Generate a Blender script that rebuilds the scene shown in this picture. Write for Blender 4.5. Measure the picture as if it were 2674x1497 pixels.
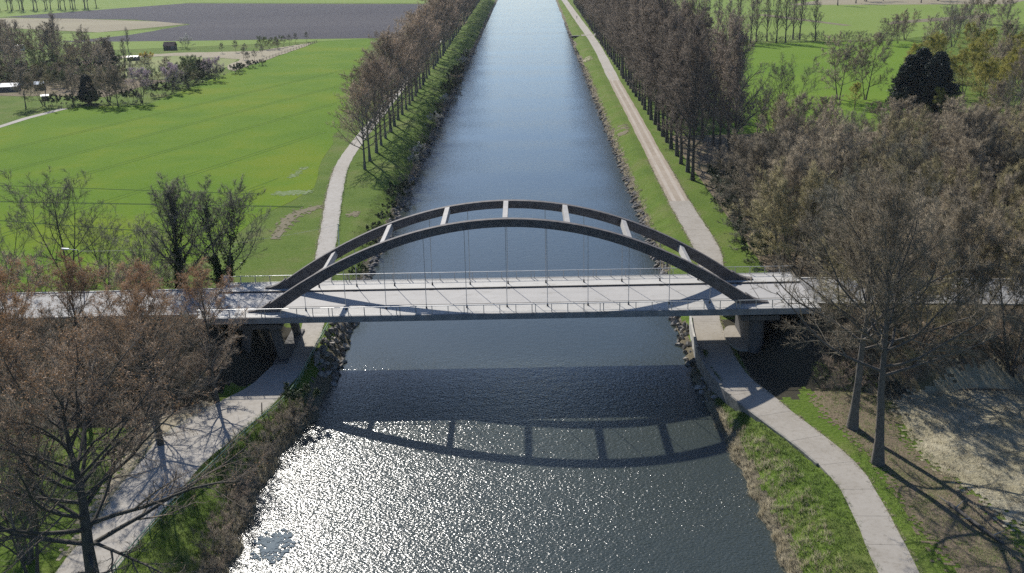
import bpy, math, random
import numpy as np
from mathutils import Matrix, Vector

for o in list(bpy.data.objects):
    bpy.data.objects.remove(o)
S = bpy.context.scene
COL = S.collection

# ------------------------------------------------------------------ camera, sky, sun, exposure
CAM_LOC = (2.768, -135.482, 56.013)
YAW, PITCH, ROLL = 0.015888, 0.323795, 0.023868
LENS = 36.0 * 2760.0 / 2674.0
SUN_AZ, SUN_EL = 0.39165, 0.63801          # sun stands ahead and to the left of the view

f = Vector((-math.sin(YAW) * math.cos(PITCH), math.cos(YAW) * math.cos(PITCH), -math.sin(PITCH)))
r = Vector((math.cos(YAW), math.sin(YAW), 0))
d = f.cross(r)
c_, s_ = math.cos(ROLL), math.sin(ROLL)
r2, d2 = c_ * r + s_ * d, -s_ * r + c_ * d
cam_data = bpy.data.cameras.new('camera')
cam = bpy.data.objects.new('camera', cam_data)
COL.objects.link(cam)
m3 = Matrix((r2, -d2, -f)).transposed()
cam.matrix_world = Matrix.Translation(CAM_LOC) @ m3.to_4x4()
cam_data.sensor_width = 36.0
cam_data.lens = LENS
cam_data.clip_start = 0.5
cam_data.clip_end = 6000
S.camera = cam

world = bpy.data.worlds.new('World')
S.world = world
world.use_nodes = True
wn = world.node_tree.nodes
wl = world.node_tree.links
sky = wn.new('ShaderNodeTexSky')
sky.sky_type = 'NISHITA'
sky.sun_disc = False
sky.sun_elevation = SUN_EL
sky.sun_rotation = -SUN_AZ
sky.air_density = 1.0
sky.dust_density = 0.8
sky.ozone_density = 3.0
hs = wn.new('ShaderNodeMix')                 # camera white balance: daylight slightly cool
hs.data_type = 'RGBA'
hs.blend_type = 'MULTIPLY'
hs.inputs[0].default_value = 1.0
hs.inputs[7].default_value = (0.84, 0.985, 1.2, 1)
wl.new(sky.outputs[0], hs.inputs[6])
wl.new(hs.outputs[2], wn['Background'].inputs['Color'])
wn['Background'].inputs['Strength'].default_value = 0.075

sun_data = bpy.data.lights.new('sun', 'SUN')
sun_data.energy = 4.8
sun_data.angle = math.radians(0.53)
sun_data.color = (1.0, 0.955, 0.885)
sun = bpy.data.objects.new('sun', sun_data)
COL.objects.link(sun)
sdir = Vector((math.sin(SUN_AZ) * math.cos(SUN_EL), -math.cos(SUN_AZ) * math.cos(SUN_EL), -math.sin(SUN_EL)))
sun.rotation_euler = sdir.to_track_quat('-Z', 'Y').to_euler()
sun.location = (-60, 150, 120)

S.view_settings.view_transform = 'Standard'
S.view_settings.look = 'None'
S.view_settings.exposure = 0.5
S.view_settings.gamma = 1.0
S.view_settings.use_curve_mapping = False
S.render.engine = 'CYCLES'
S.cycles.max_bounces = 6
S.cycles.transparent_max_bounces = 4
S.cycles.use_denoising = False

# ------------------------------------------------------------------ materials
MAT = {}

def new_mat(name):
    m = bpy.data.materials.new(name)
    m.use_nodes = True
    MAT[name] = m
    nt = m.node_tree
    return m, nt.nodes, nt.links, nt.nodes['Principled BSDF']

def noise_node(N, Lk, scale, detail=4, rough=0.55, vec=None, stretch=None, rot=0.0):
    tc = N.new('ShaderNodeTexCoord')
    mp = N.new('ShaderNodeMapping')
    Lk.new(tc.outputs['Object'], mp.inputs['Vector'])
    if stretch:
        mp.inputs['Scale'].default_value = stretch
    mp.inputs['Rotation'].default_value = (0, 0, rot)
    n = N.new('ShaderNodeTexNoise')
    n.inputs['Scale'].default_value = scale
    n.inputs['Detail'].default_value = detail
    n.inputs['Roughness'].default_value = rough
    Lk.new(mp.outputs[0], n.inputs['Vector'])
    return n

def ramp(N, Lk, src, stops):
    rp = N.new('ShaderNodeValToRGB')
    e = rp.color_ramp.elements
    while len(e) < len(stops):
        e.new(0.5)
    for k, (p, c) in enumerate(stops):
        e[k].position = p
        e[k].color = (c[0], c[1], c[2], 1)
    Lk.new(src, rp.inputs['Fac'])
    return rp

def mixc(N, Lk, fac, a, b, mode='MIX'):
    mx = N.new('ShaderNodeMix')
    mx.data_type = 'RGBA'
    mx.blend_type = mode
    for sock, v in ((mx.inputs[0], fac), (mx.inputs[6], a), (mx.inputs[7], b)):
        if isinstance(v, (int, float)):
            sock.default_value = v
        elif isinstance(v, tuple):
            sock.default_value = (v[0], v[1], v[2], 1)
        else:
            Lk.new(v, sock)
    return mx.outputs[2]

def bump(N, Lk, h, bsdf, strength, dist):
    b = N.new('ShaderNodeBump')
    b.inputs['Strength'].default_value = strength
    b.inputs['Distance'].default_value = dist
    Lk.new(h, b.inputs['Height'])
    Lk.new(b.outputs[0], bsdf.inputs['Normal'])
    return b

def ground_mat(name, big, fine, rough=0.95, s_big=0.06, s_fine=1.6, bs=0.6, bd=0.15, fac=0.5, stretch=None, rot=0.0):
    """two scales of colour noise: patches and blades/grains"""
    m, N, Lk, B = new_mat(name)
    n1 = noise_node(N, Lk, s_big, 5, 0.6, stretch=stretch, rot=rot)
    n2 = noise_node(N, Lk, s_fine, 6, 0.7)
    r1 = ramp(N, Lk, n1.outputs['Fac'], big)
    r2_ = ramp(N, Lk, n2.outputs['Fac'], fine)
    col = mixc(N, Lk, fac, r1.outputs[0], r2_.outputs[0])
    Lk.new(col, B.inputs['Base Color'])
    B.inputs['Roughness'].default_value = rough
    B.inputs['Specular IOR Level'].default_value = 0.04
    bump(N, Lk, n2.outputs['Fac'], B, bs, bd)
    return m

def plain_mat(name, col, rough=0.6, var=0.25, scale=1.5, metal=0.0, bs=0.2, bd=0.02, per_object=0.0, spec=0.3):
    m, N, Lk, B = new_mat(name)
    n = noise_node(N, Lk, scale, 5, 0.65)
    a = tuple(x * (1 - var) for x in col)
    b = tuple(min(1, x * (1 + var)) for x in col)
    rp = ramp(N, Lk, n.outputs['Fac'], [(0.3, a), (0.7, b)])
    col_out = rp.outputs[0]
    if per_object:
        oi = N.new('ShaderNodeObjectInfo')
        mr = N.new('ShaderNodeMapRange')
        mr.inputs[3].default_value = 1 - per_object
        mr.inputs[4].default_value = 1 + per_object
        Lk.new(oi.outputs['Random'], mr.inputs[0])
        hsv = N.new('ShaderNodeHueSaturation')
        Lk.new(mr.outputs[0], hsv.inputs['Value'])
        Lk.new(col_out, hsv.inputs['Color'])
        col_out = hsv.outputs[0]
    Lk.new(col_out, B.inputs['Base Color'])
    B.inputs['Roughness'].default_value = rough
    B.inputs['Metallic'].default_value = metal
    B.inputs['Specular IOR Level'].default_value = spec
    if bs:
        bump(N, Lk, n.outputs['Fac'], B, bs, bd)
    return m

def leaf_mat(name, c1, c2, trans=0.25, per_object=0.15):
    m, N, Lk, B = new_mat(name)
    n = noise_node(N, Lk, 0.7, 3)
    rp = ramp(N, Lk, n.outputs['Fac'], [(0.3, c1), (0.7, c2)])
    oi = N.new('ShaderNodeObjectInfo')
    mr = N.new('ShaderNodeMapRange')
    mr.inputs[3].default_value = 1 - per_object
    mr.inputs[4].default_value = 1 + per_object
    Lk.new(oi.outputs['Random'], mr.inputs[0])
    hsv = N.new('ShaderNodeHueSaturation')
    Lk.new(mr.outputs[0], hsv.inputs['Value'])
    Lk.new(rp.outputs[0], hsv.inputs['Color'])
    Lk.new(hsv.outputs[0], B.inputs['Base Color'])
    B.inputs['Roughness'].default_value = 0.6
    B.inputs['Specular IOR Level'].default_value = 0.2
    tr = N.new('ShaderNodeBsdfTranslucent')
    Lk.new(hsv.outputs[0], tr.inputs['Color'])
    ms = N.new('ShaderNodeMixShader')
    ms.inputs[0].default_value = trans
    Lk.new(B.outputs[0], ms.inputs[1])
    Lk.new(tr.outputs[0], ms.inputs[2])
    Lk.new(ms.outputs[0], N['Material Output'].inputs['Surface'])
    return m

# grass and fields
G1, G2, G3 = (0.062, 0.118, 0.014), (0.105, 0.165, 0.022), (0.18, 0.175, 0.07)
ground_mat('rough_grass', [(0.3, G1), (0.5, G2), (0.72, G3)], [(0.3, (0.035, 0.06, 0.012)), (0.55, (0.10, 0.14, 0.03)), (0.8, (0.24, 0.22, 0.12))], s_big=0.11, s_fine=2.2, bs=0.9, bd=0.25)
ground_mat('crop_green', [(0.38, (0.066, 0.138, 0.008)), (0.5, (0.098, 0.172, 0.009)), (0.62, (0.155, 0.192, 0.010))], [(0.3, (0.060, 0.122, 0.007)), (0.7, (0.115, 0.185, 0.010))], s_big=0.028, s_fine=1.2, bs=0.5, bd=0.1)
ground_mat('far_green', [(0.3, (0.12, 0.19, 0.035)), (0.7, (0.19, 0.24, 0.06))], [(0.3, (0.11, 0.17, 0.03)), (0.7, (0.18, 0.235, 0.055))], s_big=0.01, s_fine=0.4, bs=0.3, bd=0.2)
ground_mat('meadow_green', [(0.3, (0.085, 0.165, 0.016)), (0.7, (0.13, 0.205, 0.022))], [(0.3, (0.08, 0.145, 0.015)), (0.7, (0.14, 0.21, 0.022))], s_big=0.03, s_fine=0.8, bs=0.3, bd=0.15, stretch=(0.25, 1, 1), rot=0.12)
ground_mat('plough_soil', [(0.3, (0.046, 0.045, 0.056)), (0.7, (0.082, 0.078, 0.084))], [(0.3, (0.035, 0.035, 0.045)), (0.7, (0.092, 0.086, 0.09))], s_big=0.012, s_fine=0.35, bs=1.0, bd=0.4, stretch=(0.12, 1, 1), rot=0.05)
ground_mat('stubble', [(0.3, (0.20, 0.17, 0.12)), (0.7, (0.30, 0.27, 0.18))], [(0.3, (0.20, 0.17, 0.12)), (0.7, (0.30, 0.27, 0.18))], s_big=0.02, s_fine=0.4, bs=0.4, bd=0.2, stretch=(0.2, 1, 1))
ground_mat('lawn_pale', [(0.3, (0.15, 0.20, 0.06)), (0.7, (0.24, 0.24, 0.11))], [(0.3, (0.16, 0.20, 0.07)), (0.7, (0.24, 0.25, 0.11))], s_big=0.04, s_fine=0.8)
ground_mat('sandy_grass', [(0.3, (0.24, 0.21, 0.14)), (0.7, (0.36, 0.31, 0.23))], [(0.3, (0.18, 0.17, 0.10)), (0.7, (0.38, 0.33, 0.25))], s_big=0.05, s_fine=0.8)
ground_mat('reed_straw', [(0.25, (0.20, 0.18, 0.10)), (0.45, (0.38, 0.34, 0.23)), (0.7, (0.52, 0.48, 0.37))], [(0.3, (0.10, 0.09, 0.05)), (0.5, (0.28, 0.25, 0.16)), (0.75, (0.46, 0.42, 0.32))], s_big=0.16, s_fine=2.6, bs=1.0, bd=0.3)
ground_mat('leaf_litter', [(0.3, (0.13, 0.105, 0.07)), (0.5, (0.21, 0.165, 0.11)), (0.75, (0.15, 0.165, 0.05))], [(0.3, (0.07, 0.06, 0.04)), (0.7, (0.27, 0.215, 0.15))], s_big=0.18, s_fine=3.0, bs=1.0, bd=0.25)
ground_mat('bank_mud', [(0.3, (0.10, 0.085, 0.06)), (0.7, (0.20, 0.18, 0.11))], [(0.3, (0.06, 0.05, 0.04)), (0.7, (0.24, 0.21, 0.15))], s_big=0.3, s_fine=3.5, bs=1.0, bd=0.25)
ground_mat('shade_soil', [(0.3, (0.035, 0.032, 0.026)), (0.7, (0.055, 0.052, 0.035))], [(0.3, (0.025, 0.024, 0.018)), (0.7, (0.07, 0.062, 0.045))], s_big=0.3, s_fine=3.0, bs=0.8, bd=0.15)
ground_mat('bare_earth', [(0.3, (0.14, 0.125, 0.07)), (0.7, (0.22, 0.185, 0.135))], [(0.3, (0.10, 0.14, 0.03)), (0.5, (0.17, 0.145, 0.10)), (0.7, (0.24, 0.20, 0.16))], s_big=0.4, s_fine=3.0, bs=0.8, bd=0.12)
ground_mat('tram_green', [(0.3, (0.052, 0.105, 0.008)), (0.7, (0.07, 0.13, 0.009))], [(0.3, (0.05, 0.10, 0.008)), (0.7, (0.085, 0.145, 0.009))], s_big=0.15, s_fine=1.4)
ground_mat('dark_track', [(0.3, (0.026, 0.06, 0.008)), (0.7, (0.045, 0.085, 0.01))], [(0.3, (0.022, 0.05, 0.008)), (0.7, (0.05, 0.095, 0.012))], s_big=0.2, s_fine=1.4)
ground_mat('mud_water_patch', [(0.3, (0.09, 0.15, 0.02)), (0.7, (0.20, 0.22, 0.14))], [(0.4, (0.085, 0.155, 0.012)), (0.68, (0.27, 0.28, 0.22))], s_big=0.8, s_fine=1.5)
# paths and concrete
ground_mat('path_concrete', [(0.3, (0.235, 0.21, 0.172)), (0.5, (0.31, 0.285, 0.245)), (0.7, (0.34, 0.315, 0.275))], [(0.25, (0.15, 0.13, 0.10)), (0.45, (0.29, 0.265, 0.225)), (0.85, (0.35, 0.325, 0.285))], rough=0.85, s_big=0.25, s_fine=2.0, bs=0.15, bd=0.02)
ground_mat('path_pale', [(0.3, (0.30, 0.275, 0.235)), (0.7, (0.40, 0.375, 0.335))], [(0.3, (0.23, 0.205, 0.165)), (0.55, (0.37, 0.345, 0.305)), (0.8, (0.41, 0.385, 0.345))], rough=0.85, s_big=0.08, s_fine=1.2, bs=0.15, bd=0.03)
ground_mat('path_dirt', [(0.3, (0.25, 0.205, 0.155)), (0.7, (0.36, 0.31, 0.25))], [(0.3, (0.21, 0.17, 0.125)), (0.7, (0.37, 0.32, 0.265))], rough=0.95, s_big=0.15, s_fine=1.5, bs=0.3, bd=0.04)
ground_mat('wheel_track', [(0.3, (0.32, 0.275, 0.225)), (0.7, (0.42, 0.375, 0.32))], [(0.3, (0.29, 0.25, 0.20)), (0.7, (0.42, 0.38, 0.325))], rough=0.95, s_big=0.1, s_fine=1.0, bs=0.2, bd=0.03)

def road_mat(name, base, var, streak):
    m, N, Lk, B = new_mat(name)
    n1 = noise_node(N, Lk, 0.9, 5, 0.6, stretch=(0.03, 1.0, 1.0))     # streaks worn along the lanes
    n2 = noise_node(N, Lk, 3.0, 6, 0.7)
    n3 = noise_node(N, Lk, 0.22, 5, 0.65)
    n4 = noise_node(N, Lk, 0.9, 6, 0.75, stretch=(0.5, 1.2, 1))       # stains
    sc = lambda f: tuple(x * f for x in base)
    r1 = ramp(N, Lk, n1.outputs['Fac'], [(0.3, sc(1 - streak)), (0.7, sc(1 + streak))])
    r2_ = ramp(N, Lk, n2.outputs['Fac'], [(0.25, sc(1 - var)), (0.75, sc(1 + var))])
    r3 = ramp(N, Lk, n3.outputs['Fac'], [(0.3, sc(0.74)), (0.7, sc(1.1))])
    c1 = mixc(N, Lk, 0.5, r1.outputs[0], r2_.outputs[0])
    c2 = mixc(N, Lk, 0.45, c1, r3.outputs[0])
    st = ramp(N, Lk, n4.outputs['Fac'], [(0.55, (1, 1, 1)), (0.68, (0.62, 0.60, 0.55))])
    c3 = mixc(N, Lk, 0.7, c2, st.outputs[0], 'MULTIPLY')
    Lk.new(c3, B.inputs['Base Color'])
    B.inputs['Roughness'].default_value = 0.75
    B.inputs['Specular IOR Level'].default_value = 0.3
    bump(N, Lk, n2.outputs['Fac'], B, 0.2, 0.01)
    return m

road_mat('deck_road', (0.335, 0.322, 0.30), 0.12, 0.20)
road_mat('deck_walkway', (0.41, 0.395, 0.36), 0.32, 0.08)
road_mat('approach_asphalt', (0.21, 0.207, 0.20), 0.12, 0.10)
plain_mat('arch_concrete', (0.10, 0.09, 0.085), rough=0.8, var=0.4, scale=1.4, bs=0.2)
plain_mat('beam_concrete', (0.34, 0.325, 0.30), rough=0.8, var=0.15, scale=1.2)
plain_mat('edge_concrete', (0.22, 0.22, 0.215), rough=0.85, var=0.3, scale=0.8)
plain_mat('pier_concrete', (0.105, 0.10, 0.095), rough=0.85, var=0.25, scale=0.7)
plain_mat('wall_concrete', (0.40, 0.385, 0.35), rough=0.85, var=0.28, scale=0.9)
plain_mat('kerb_dark', (0.07, 0.065, 0.06), rough=0.8, var=0.3)
plain_mat('galvanised', (0.38, 0.385, 0.385), rough=0.45, var=0.12, metal=0.6)
plain_mat('hanger_steel', (0.42, 0.43, 0.44), rough=0.45, var=0.1, metal=0.5)
plain_mat('socket_black', (0.03, 0.03, 0.03), rough=0.6)
plain_mat('green_rail', (0.16, 0.25, 0.17), rough=0.45, var=0.15, metal=0.2, spec=0.5)
plain_mat('post_wood', (0.10, 0.08, 0.06), rough=0.9)
plain_mat('white_paint', (0.78, 0.78, 0.76), rough=0.5, var=0.05)
plain_mat('stone_riprap', (0.20, 0.185, 0.165), rough=0.9, var=0.4, scale=2.0, per_object=0.45, bs=0.6, bd=0.08)
plain_mat('roof_white', (0.5, 0.5, 0.49), rough=0.5, var=0.08)
plain_mat('roof_blue', (0.42, 0.50, 0.55), rough=0.5, var=0.1)
plain_mat('roof_brown', (0.09, 0.05, 0.045), rough=0.8)
plain_mat('shed_wall', (0.12, 0.10, 0.085), rough=0.9)
plain_mat('glass_dark', (0.05, 0.06, 0.07), rough=0.15, bs=0)
plain_mat('cloth_dark', (0.03, 0.035, 0.06), rough=0.9)
plain_mat('skin', (0.45, 0.30, 0.23), rough=0.6, bs=0)
plain_mat('glint_break_grey', (0.16, 0.19, 0.205), rough=0.95, var=0.12, scale=1.0, spec=0.0)
# bark and twigs
for nm, c in dict(bark_grey=(0.115, 0.102, 0.085), bark_dark=(0.084, 0.077, 0.063), bark_poplar=(0.140, 0.133, 0.112), bark_pale=(0.280, 0.259, 0.224)).items():
    plain_mat(nm, c, rough=0.95, var=0.35, scale=2.5, bs=0.8, bd=0.05, per_object=0.15)
for nm, c in dict(twig_brown=(0.329, 0.252, 0.182), twig_rust=(0.235, 0.19, 0.14), twig_grey=(0.235, 0.195, 0.135), twig_tall=(0.195, 0.158, 0.122), twig_olive=(0.225, 0.195, 0.10), twig_dark=(0.140, 0.133, 0.098), twig_yellow=(0.336, 0.308, 0.098), twig_pale=(0.27, 0.225, 0.16)).items():
    plain_mat(nm, c, rough=0.9, var=0.3, scale=0.4, bs=0, per_object=0.38)
leaf_mat('bud_rust', (0.36, 0.195, 0.085), (0.48, 0.285, 0.145))
leaf_mat('bud_brown', (0.23, 0.17, 0.105), (0.32, 0.24, 0.15))
leaf_mat('bud_tan', (0.18, 0.145, 0.08), (0.26, 0.205, 0.11))
leaf_mat('ivy_leaf', (0.02, 0.035, 0.012), (0.045, 0.075, 0.022), trans=0.1)
leaf_mat('conifer_leaf', (0.014, 0.026, 0.020), (0.035, 0.055, 0.038), trans=0.08)
leaf_mat('willow_leaf', (0.27, 0.26, 0.05), (0.43, 0.38, 0.07))
leaf_mat('green_leaf', (0.055, 0.10, 0.025), (0.12, 0.17, 0.05))
leaf_mat('blossom_pink', (0.42, 0.30, 0.36), (0.58, 0.46, 0.50))
leaf_mat('blossom_white', (0.60, 0.58, 0.52), (0.75, 0.73, 0.68))
leaf_mat('forsythia', (0.55, 0.42, 0.03), (0.70, 0.55, 0.06))
leaf_mat('straw_blade', (0.26, 0.22, 0.13), (0.44, 0.39, 0.27), trans=0.2)
leaf_mat('grass_blade', (0.09, 0.15, 0.025), (0.16, 0.23, 0.05), trans=0.3)

def water_mat():
    m, N, Lk, B = new_mat('canal_water')
    B.inputs['Roughness'].default_value = 0.19
    B.inputs['IOR'].default_value = 1.345
    nb = noise_node(N, Lk, 0.03, 3)
    rp = ramp(N, Lk, nb.outputs['Fac'], [(0.3, (0.030, 0.039, 0.034)), (0.7, (0.040, 0.048, 0.040))])
    Lk.new(rp.outputs[0], B.inputs['Base Color'])
    n1 = noise_node(N, Lk, 3.5, 2, 0.5, stretch=(0.8, 1.2, 1), rot=0.35)
    n2 = noise_node(N, Lk, 0.8, 2, 0.5, stretch=(0.8, 1.3, 1), rot=-0.2)
    n3 = noise_node(N, Lk, 0.05, 3, 0.5, stretch=(0.14, 1, 1))                     # gusts and calmer lanes
    gust = N.new('ShaderNodeMapRange')
    gust.inputs[1].default_value = 0.3
    gust.inputs[2].default_value = 0.7
    gust.inputs[3].default_value = 0.55
    gust.inputs[4].default_value = 1.25
    Lk.new(n3.outputs['Fac'], gust.inputs[0])
    tc2 = N.new('ShaderNodeTexCoord')
    sp = N.new('ShaderNodeSeparateXYZ')
    Lk.new(tc2.outputs['Object'], sp.inputs[0])
    lee = N.new('ShaderNodeMapRange')                        # the reach beyond the bridge lies in the lee
    lee.inputs[1].default_value = -26.0
    lee.inputs[2].default_value = 8.0
    lee.inputs[3].default_value = 1.0
    lee.inputs[4].default_value = 0.24
    Lk.new(sp.outputs['Y'], lee.inputs[0])
    rgh = N.new('ShaderNodeMapRange')
    rgh.inputs[1].default_value = -26.0
    rgh.inputs[2].default_value = 8.0
    rgh.inputs[3].default_value = 0.20
    rgh.inputs[4].default_value = 0.07
    Lk.new(sp.outputs['Y'], rgh.inputs[0])
    Lk.new(rgh.outputs[0], B.inputs['Roughness'])
    gl = N.new('ShaderNodeMath'); gl.operation = 'MULTIPLY'
    Lk.new(gust.outputs[0], gl.inputs[0]); Lk.new(lee.outputs[0], gl.inputs[1])
    a = N.new('ShaderNodeMath'); a.operation = 'MULTIPLY'
    Lk.new(n1.outputs['Fac'], a.inputs[0]); a.inputs[1].default_value = 1.0
    b = N.new('ShaderNodeMath'); b.operation = 'MULTIPLY_ADD'
    Lk.new(n2.outputs['Fac'], b.inputs[0]); b.inputs[1].default_value = 0.8
    Lk.new(a.outputs[0], b.inputs[2])
    c0 = N.new('ShaderNodeMath'); c0.operation = 'SUBTRACT'
    Lk.new(b.outputs[0], c0.inputs[0]); c0.inputs[1].default_value = 0.9
    c = N.new('ShaderNodeMath'); c.operation = 'MULTIPLY'
    Lk.new(c0.outputs[0], c.inputs[0]); Lk.new(gl.outputs[0], c.inputs[1])
    bump(N, Lk, c.outputs[0], B, 1.0, 0.125)
    return m
water_mat()

# ------------------------------------------------------------------ mesh helpers
def link(o, parent=None):
    COL.objects.link(o)
    if parent is not None:
        o.parent = parent
    return o

def tag(o, label=None, category=None, group=None, kind=None):
    if label: o['label'] = label
    if category: o['category'] = category
    if group: o['group'] = group
    if kind: o['kind'] = kind
    return o

def empty(name, loc=(0, 0, 0), rz=0.0):
    o = bpy.data.objects.new(name, None)
    o.empty_display_size = 0.5
    o.location = loc
    o.rotation_euler = (0, 0, rz)
    return link(o)

def np_mesh(name, V, quads=None, tris=None, mats=(), qmat=None, tmat=None, smooth=False):
    """fast mesh from arrays"""
    me = bpy.data.meshes.new(name)
    V = np.asarray(V, dtype=np.float32)
    me.vertices.add(len(V))
    me.vertices.foreach_set('co', V.ravel())
    q = np.zeros((0, 4), np.int32) if quads is None else np.asarray(quads, np.int32).reshape(-1, 4)
    t = np.zeros((0, 3), np.int32) if tris is None else np.asarray(tris, np.int32).reshape(-1, 3)
    loops = np.concatenate([q.ravel(), t.ravel()])
    me.loops.add(len(loops))
    me.loops.foreach_set('vertex_index', loops)
    me.polygons.add(len(q) + len(t))
    starts = np.concatenate([np.arange(len(q)) * 4, len(q) * 4 + np.arange(len(t)) * 3]).astype(np.int32)
    me.polygons.foreach_set('loop_start', starts)
    for mm in mats:
        me.materials.append(MAT[mm])
    if qmat is not None or tmat is not None:
        mi = np.concatenate([np.zeros(len(q), np.int32) if qmat is None else np.asarray(qmat, np.int32),
                             np.zeros(len(t), np.int32) if tmat is None else np.asarray(tmat, np.int32)])
        me.polygons.foreach_set('material_index', mi)
    if smooth:
        me.polygons.foreach_set('use_smooth', np.ones(len(q) + len(t), bool))
    me.update(calc_edges=True)
    me.validate()
    return me

class MB:
    """collects boxes, bars and prisms into one mesh"""
    def __init__(self):
        self.v, self.f = [], []
    def add(self, V, F):
        b = len(self.v)
        self.v += [tuple(p) for p in V]
        self.f += [tuple(b + i for i in q) for q in F]
        return self
    def box(self, x0, x1, y0, y1, z0, z1):
        V = [(x, y, z) for z in (z0, z1) for y in (y0, y1) for x in (x0, x1)]
        return self.add(V, [(0, 2, 3, 1), (4, 5, 7, 6), (0, 1, 5, 4), (2, 6, 7, 3), (0, 4, 6, 2), (1, 3, 7, 5)])
    def bar(self, a, b, w, h=None, sides=4, w2=None):
        a, b = Vector(a), Vector(b)
        h = h or w
        t = (b - a).normalized()
        up = Vector((0, 0, 1)) if abs(t.z) < 0.95 else Vector((0, 1, 0))
        s = t.cross(up).normalized()
        n = s.cross(t)
        V = []
        for p, sc in ((a, 1.0), (b, (w2 / w) if w2 else 1.0)):
            for i in range(sides):
                an = 2 * math.pi * (i + 0.5) / sides
                k = math.sqrt(2) / 2 if sides == 4 else 0.5
                V.append(p + s * (math.cos(an) * w * k * sc) + n * (math.sin(an) * h * k * sc))
        F = [(i, (i + 1) % sides, sides + (i + 1) % sides, sides + i) for i in range(sides)]
        F += [tuple(reversed(range(sides))), tuple(range(sides, 2 * sides))]
        return self.add(V, F)
    def prism(self, poly, z0, z1):
        n = len(poly)
        V = [(x, y, z0) for x, y in poly] + [(x, y, z1) for x, y in poly]
        F = [(i, (i + 1) % n, n + (i + 1) % n, n + i) for i in range(n)]
        F += [tuple(reversed(range(n))), tuple(range(n, 2 * n))]
        return self.add(V, F)
    def mesh(self, name, mat):
        me = bpy.data.meshes.new(name)
        me.from_pydata(self.v, [], self.f)
        me.materials.append(MAT[mat])
        me.update()
        return me
    def build(self, name, mat, parent=None, bevel=0.0):
        o = bpy.data.objects.new(name, self.mesh(name, mat))
        if bevel:
            md = o.modifiers.new('bevel', 'BEVEL')
            md.width = bevel
            md.segments = 2
        return link(o, parent)

# ------------------------------------------------------------------ terrain
GZ = 2.3            # level of the fields and tow paths above the water
DZ = 9.373          # level of the bridge walkways
HW = 4.836          # half distance between the two arches
def cx(y): return 0.00707 * y

# tow paths: (x, y, width)
RIGHT_PATH = [(36.2, 900, 4.4), (37.6, 570, 4.4), (38.4, 400, 4.2), (36.6, 265, 4.2), (35.8, 188, 4.1), (35.0, 128, 4.1), (34.4, 78, 4.3), (34.5, 50, 4.5), (34.0, 38, 4.3), (31.8, 25, 4.1), (29.2, 13, 4.1), (28.3, 7, 4.1), (27.8, 0, 4.2), (27.7, -8, 4.5), (28.5, -15, 4.6), (30.1, -20.5, 4.7), (32.2, -27, 4.3), (34.2, -33, 4.0), (35.3, -39, 3.6), (35.2, -46.5, 3.4), (34.7, -54, 3.6), (34.3, -62, 3.6), (33.5, -78, 3.6)]
LEFT_PATH = [(-40.5, 900, 3.4), (-41.5, 560, 3.4), (-42.6, 300, 3.4), (-43.0, 200, 3.3), (-43.2, 155, 3.3), (-42.5, 122, 3.4), (-39.6, 93.4, 3.5), (-35.8, 64.5, 3.4), (-33.0, 43, 3.3), (-30.6, 25, 3.3), (-28.7, 9, 3.2), (-28.3, 1.4, 3.2), (-29.0, -7, 4.3), (-30.5, -15, 5.6), (-33.0, -21.5, 7.4), (-35.4, -28, 8.2), (-36.5, -37, 6.8), (-37.0, -46, 5.8), (-37.6, -55, 5.2), (-38.4, -72, 5.0)]

def catmull(pts, step=2.5):
    out = []
    P = [np.array(p, float) for p in pts]
    for i in range(len(P) - 1):
        p0, p1, p2, p3 = P[max(i - 1, 0)], P[i], P[i + 1], P[min(i + 2, len(P) - 1)]
        n = max(2, int(np.linalg.norm((p2 - p1)[:2]) / step))
        if n > 14: n = 14
        for k in range(n):
            t = k / n
            out.append(0.5 * ((2 * p1) + (-p0 + p2) * t + (2 * p0 - 5 * p1 + 4 * p2 - p3) * t * t + (-p0 + 3 * p1 - 3 * p2 + p3) * t ** 3))
    out.append(P[-1])
    return out
RP = catmull(RIGHT_PATH)
LP = catmull(LEFT_PATH)
_ry = np.array([p[1] for p in RP])[::-1]; _rx = np.array([p[0] for p in RP])[::-1]; _rw = np.array([p[2] for p in RP])[::-1]
_ly = np.array([p[1] for p in LP])[::-1]; _lx = np.array([p[0] for p in LP])[::-1]; _lw = np.array([p[2] for p in LP])[::-1]
def rp_left(y): return np.interp(y, _ry, _rx) - np.interp(y, _ry, _rw) / 2
def lp_right(y): return np.interp(y, _ly, _lx) + np.interp(y, _ly, _lw) / 2

# water edge lines
RT = np.array([(-90, 26.4), (-45, 25.8), (-26, 25.2), (-10, 24.4), (0, 24.4), (15, 24.5), (40, 25.5), (100, 26.1), (900, 31.8)], float)
LT = np.array([(-90, -26.0), (-51, -25.4), (-40, -26.0), (-28, -25.8), (-18, -23.6), (-4, -23.4), (15, -23.6), (40, -24.6), (100, -24.0), (900, -18.4)], float)
def rtoe(y):
    y = np.asarray(y, float)
    return np.interp(y, RT[:, 0], RT[:, 1]) + 0.22 * np.sin(y * 0.9 + 1.3 * np.sin(y * 0.31)) + 0.16 * np.sin(y * 2.3 + 2 * np.sin(y * 0.7))
def ltoe(y):
    y = np.asarray(y, float)
    return np.interp(y, LT[:, 0], LT[:, 1]) + 0.30 * np.sin(y * 0.8 + 1.1 * np.sin(y * 0.27) + 2) + 0.18 * np.sin(y * 2.1 + 2 * np.sin(y * 0.6))

def sstep(a, b, x):
    t = np.clip((x - a) / (b - a), 0, 1)
    return t * t * (3 - 2 * t)

def road_z(x):
    return DZ - 0.17 - np.where(x > 42, (x - 42) * 0.028, 0) - np.where(x < -45, (-x - 45) * 0.004, 0)

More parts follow.
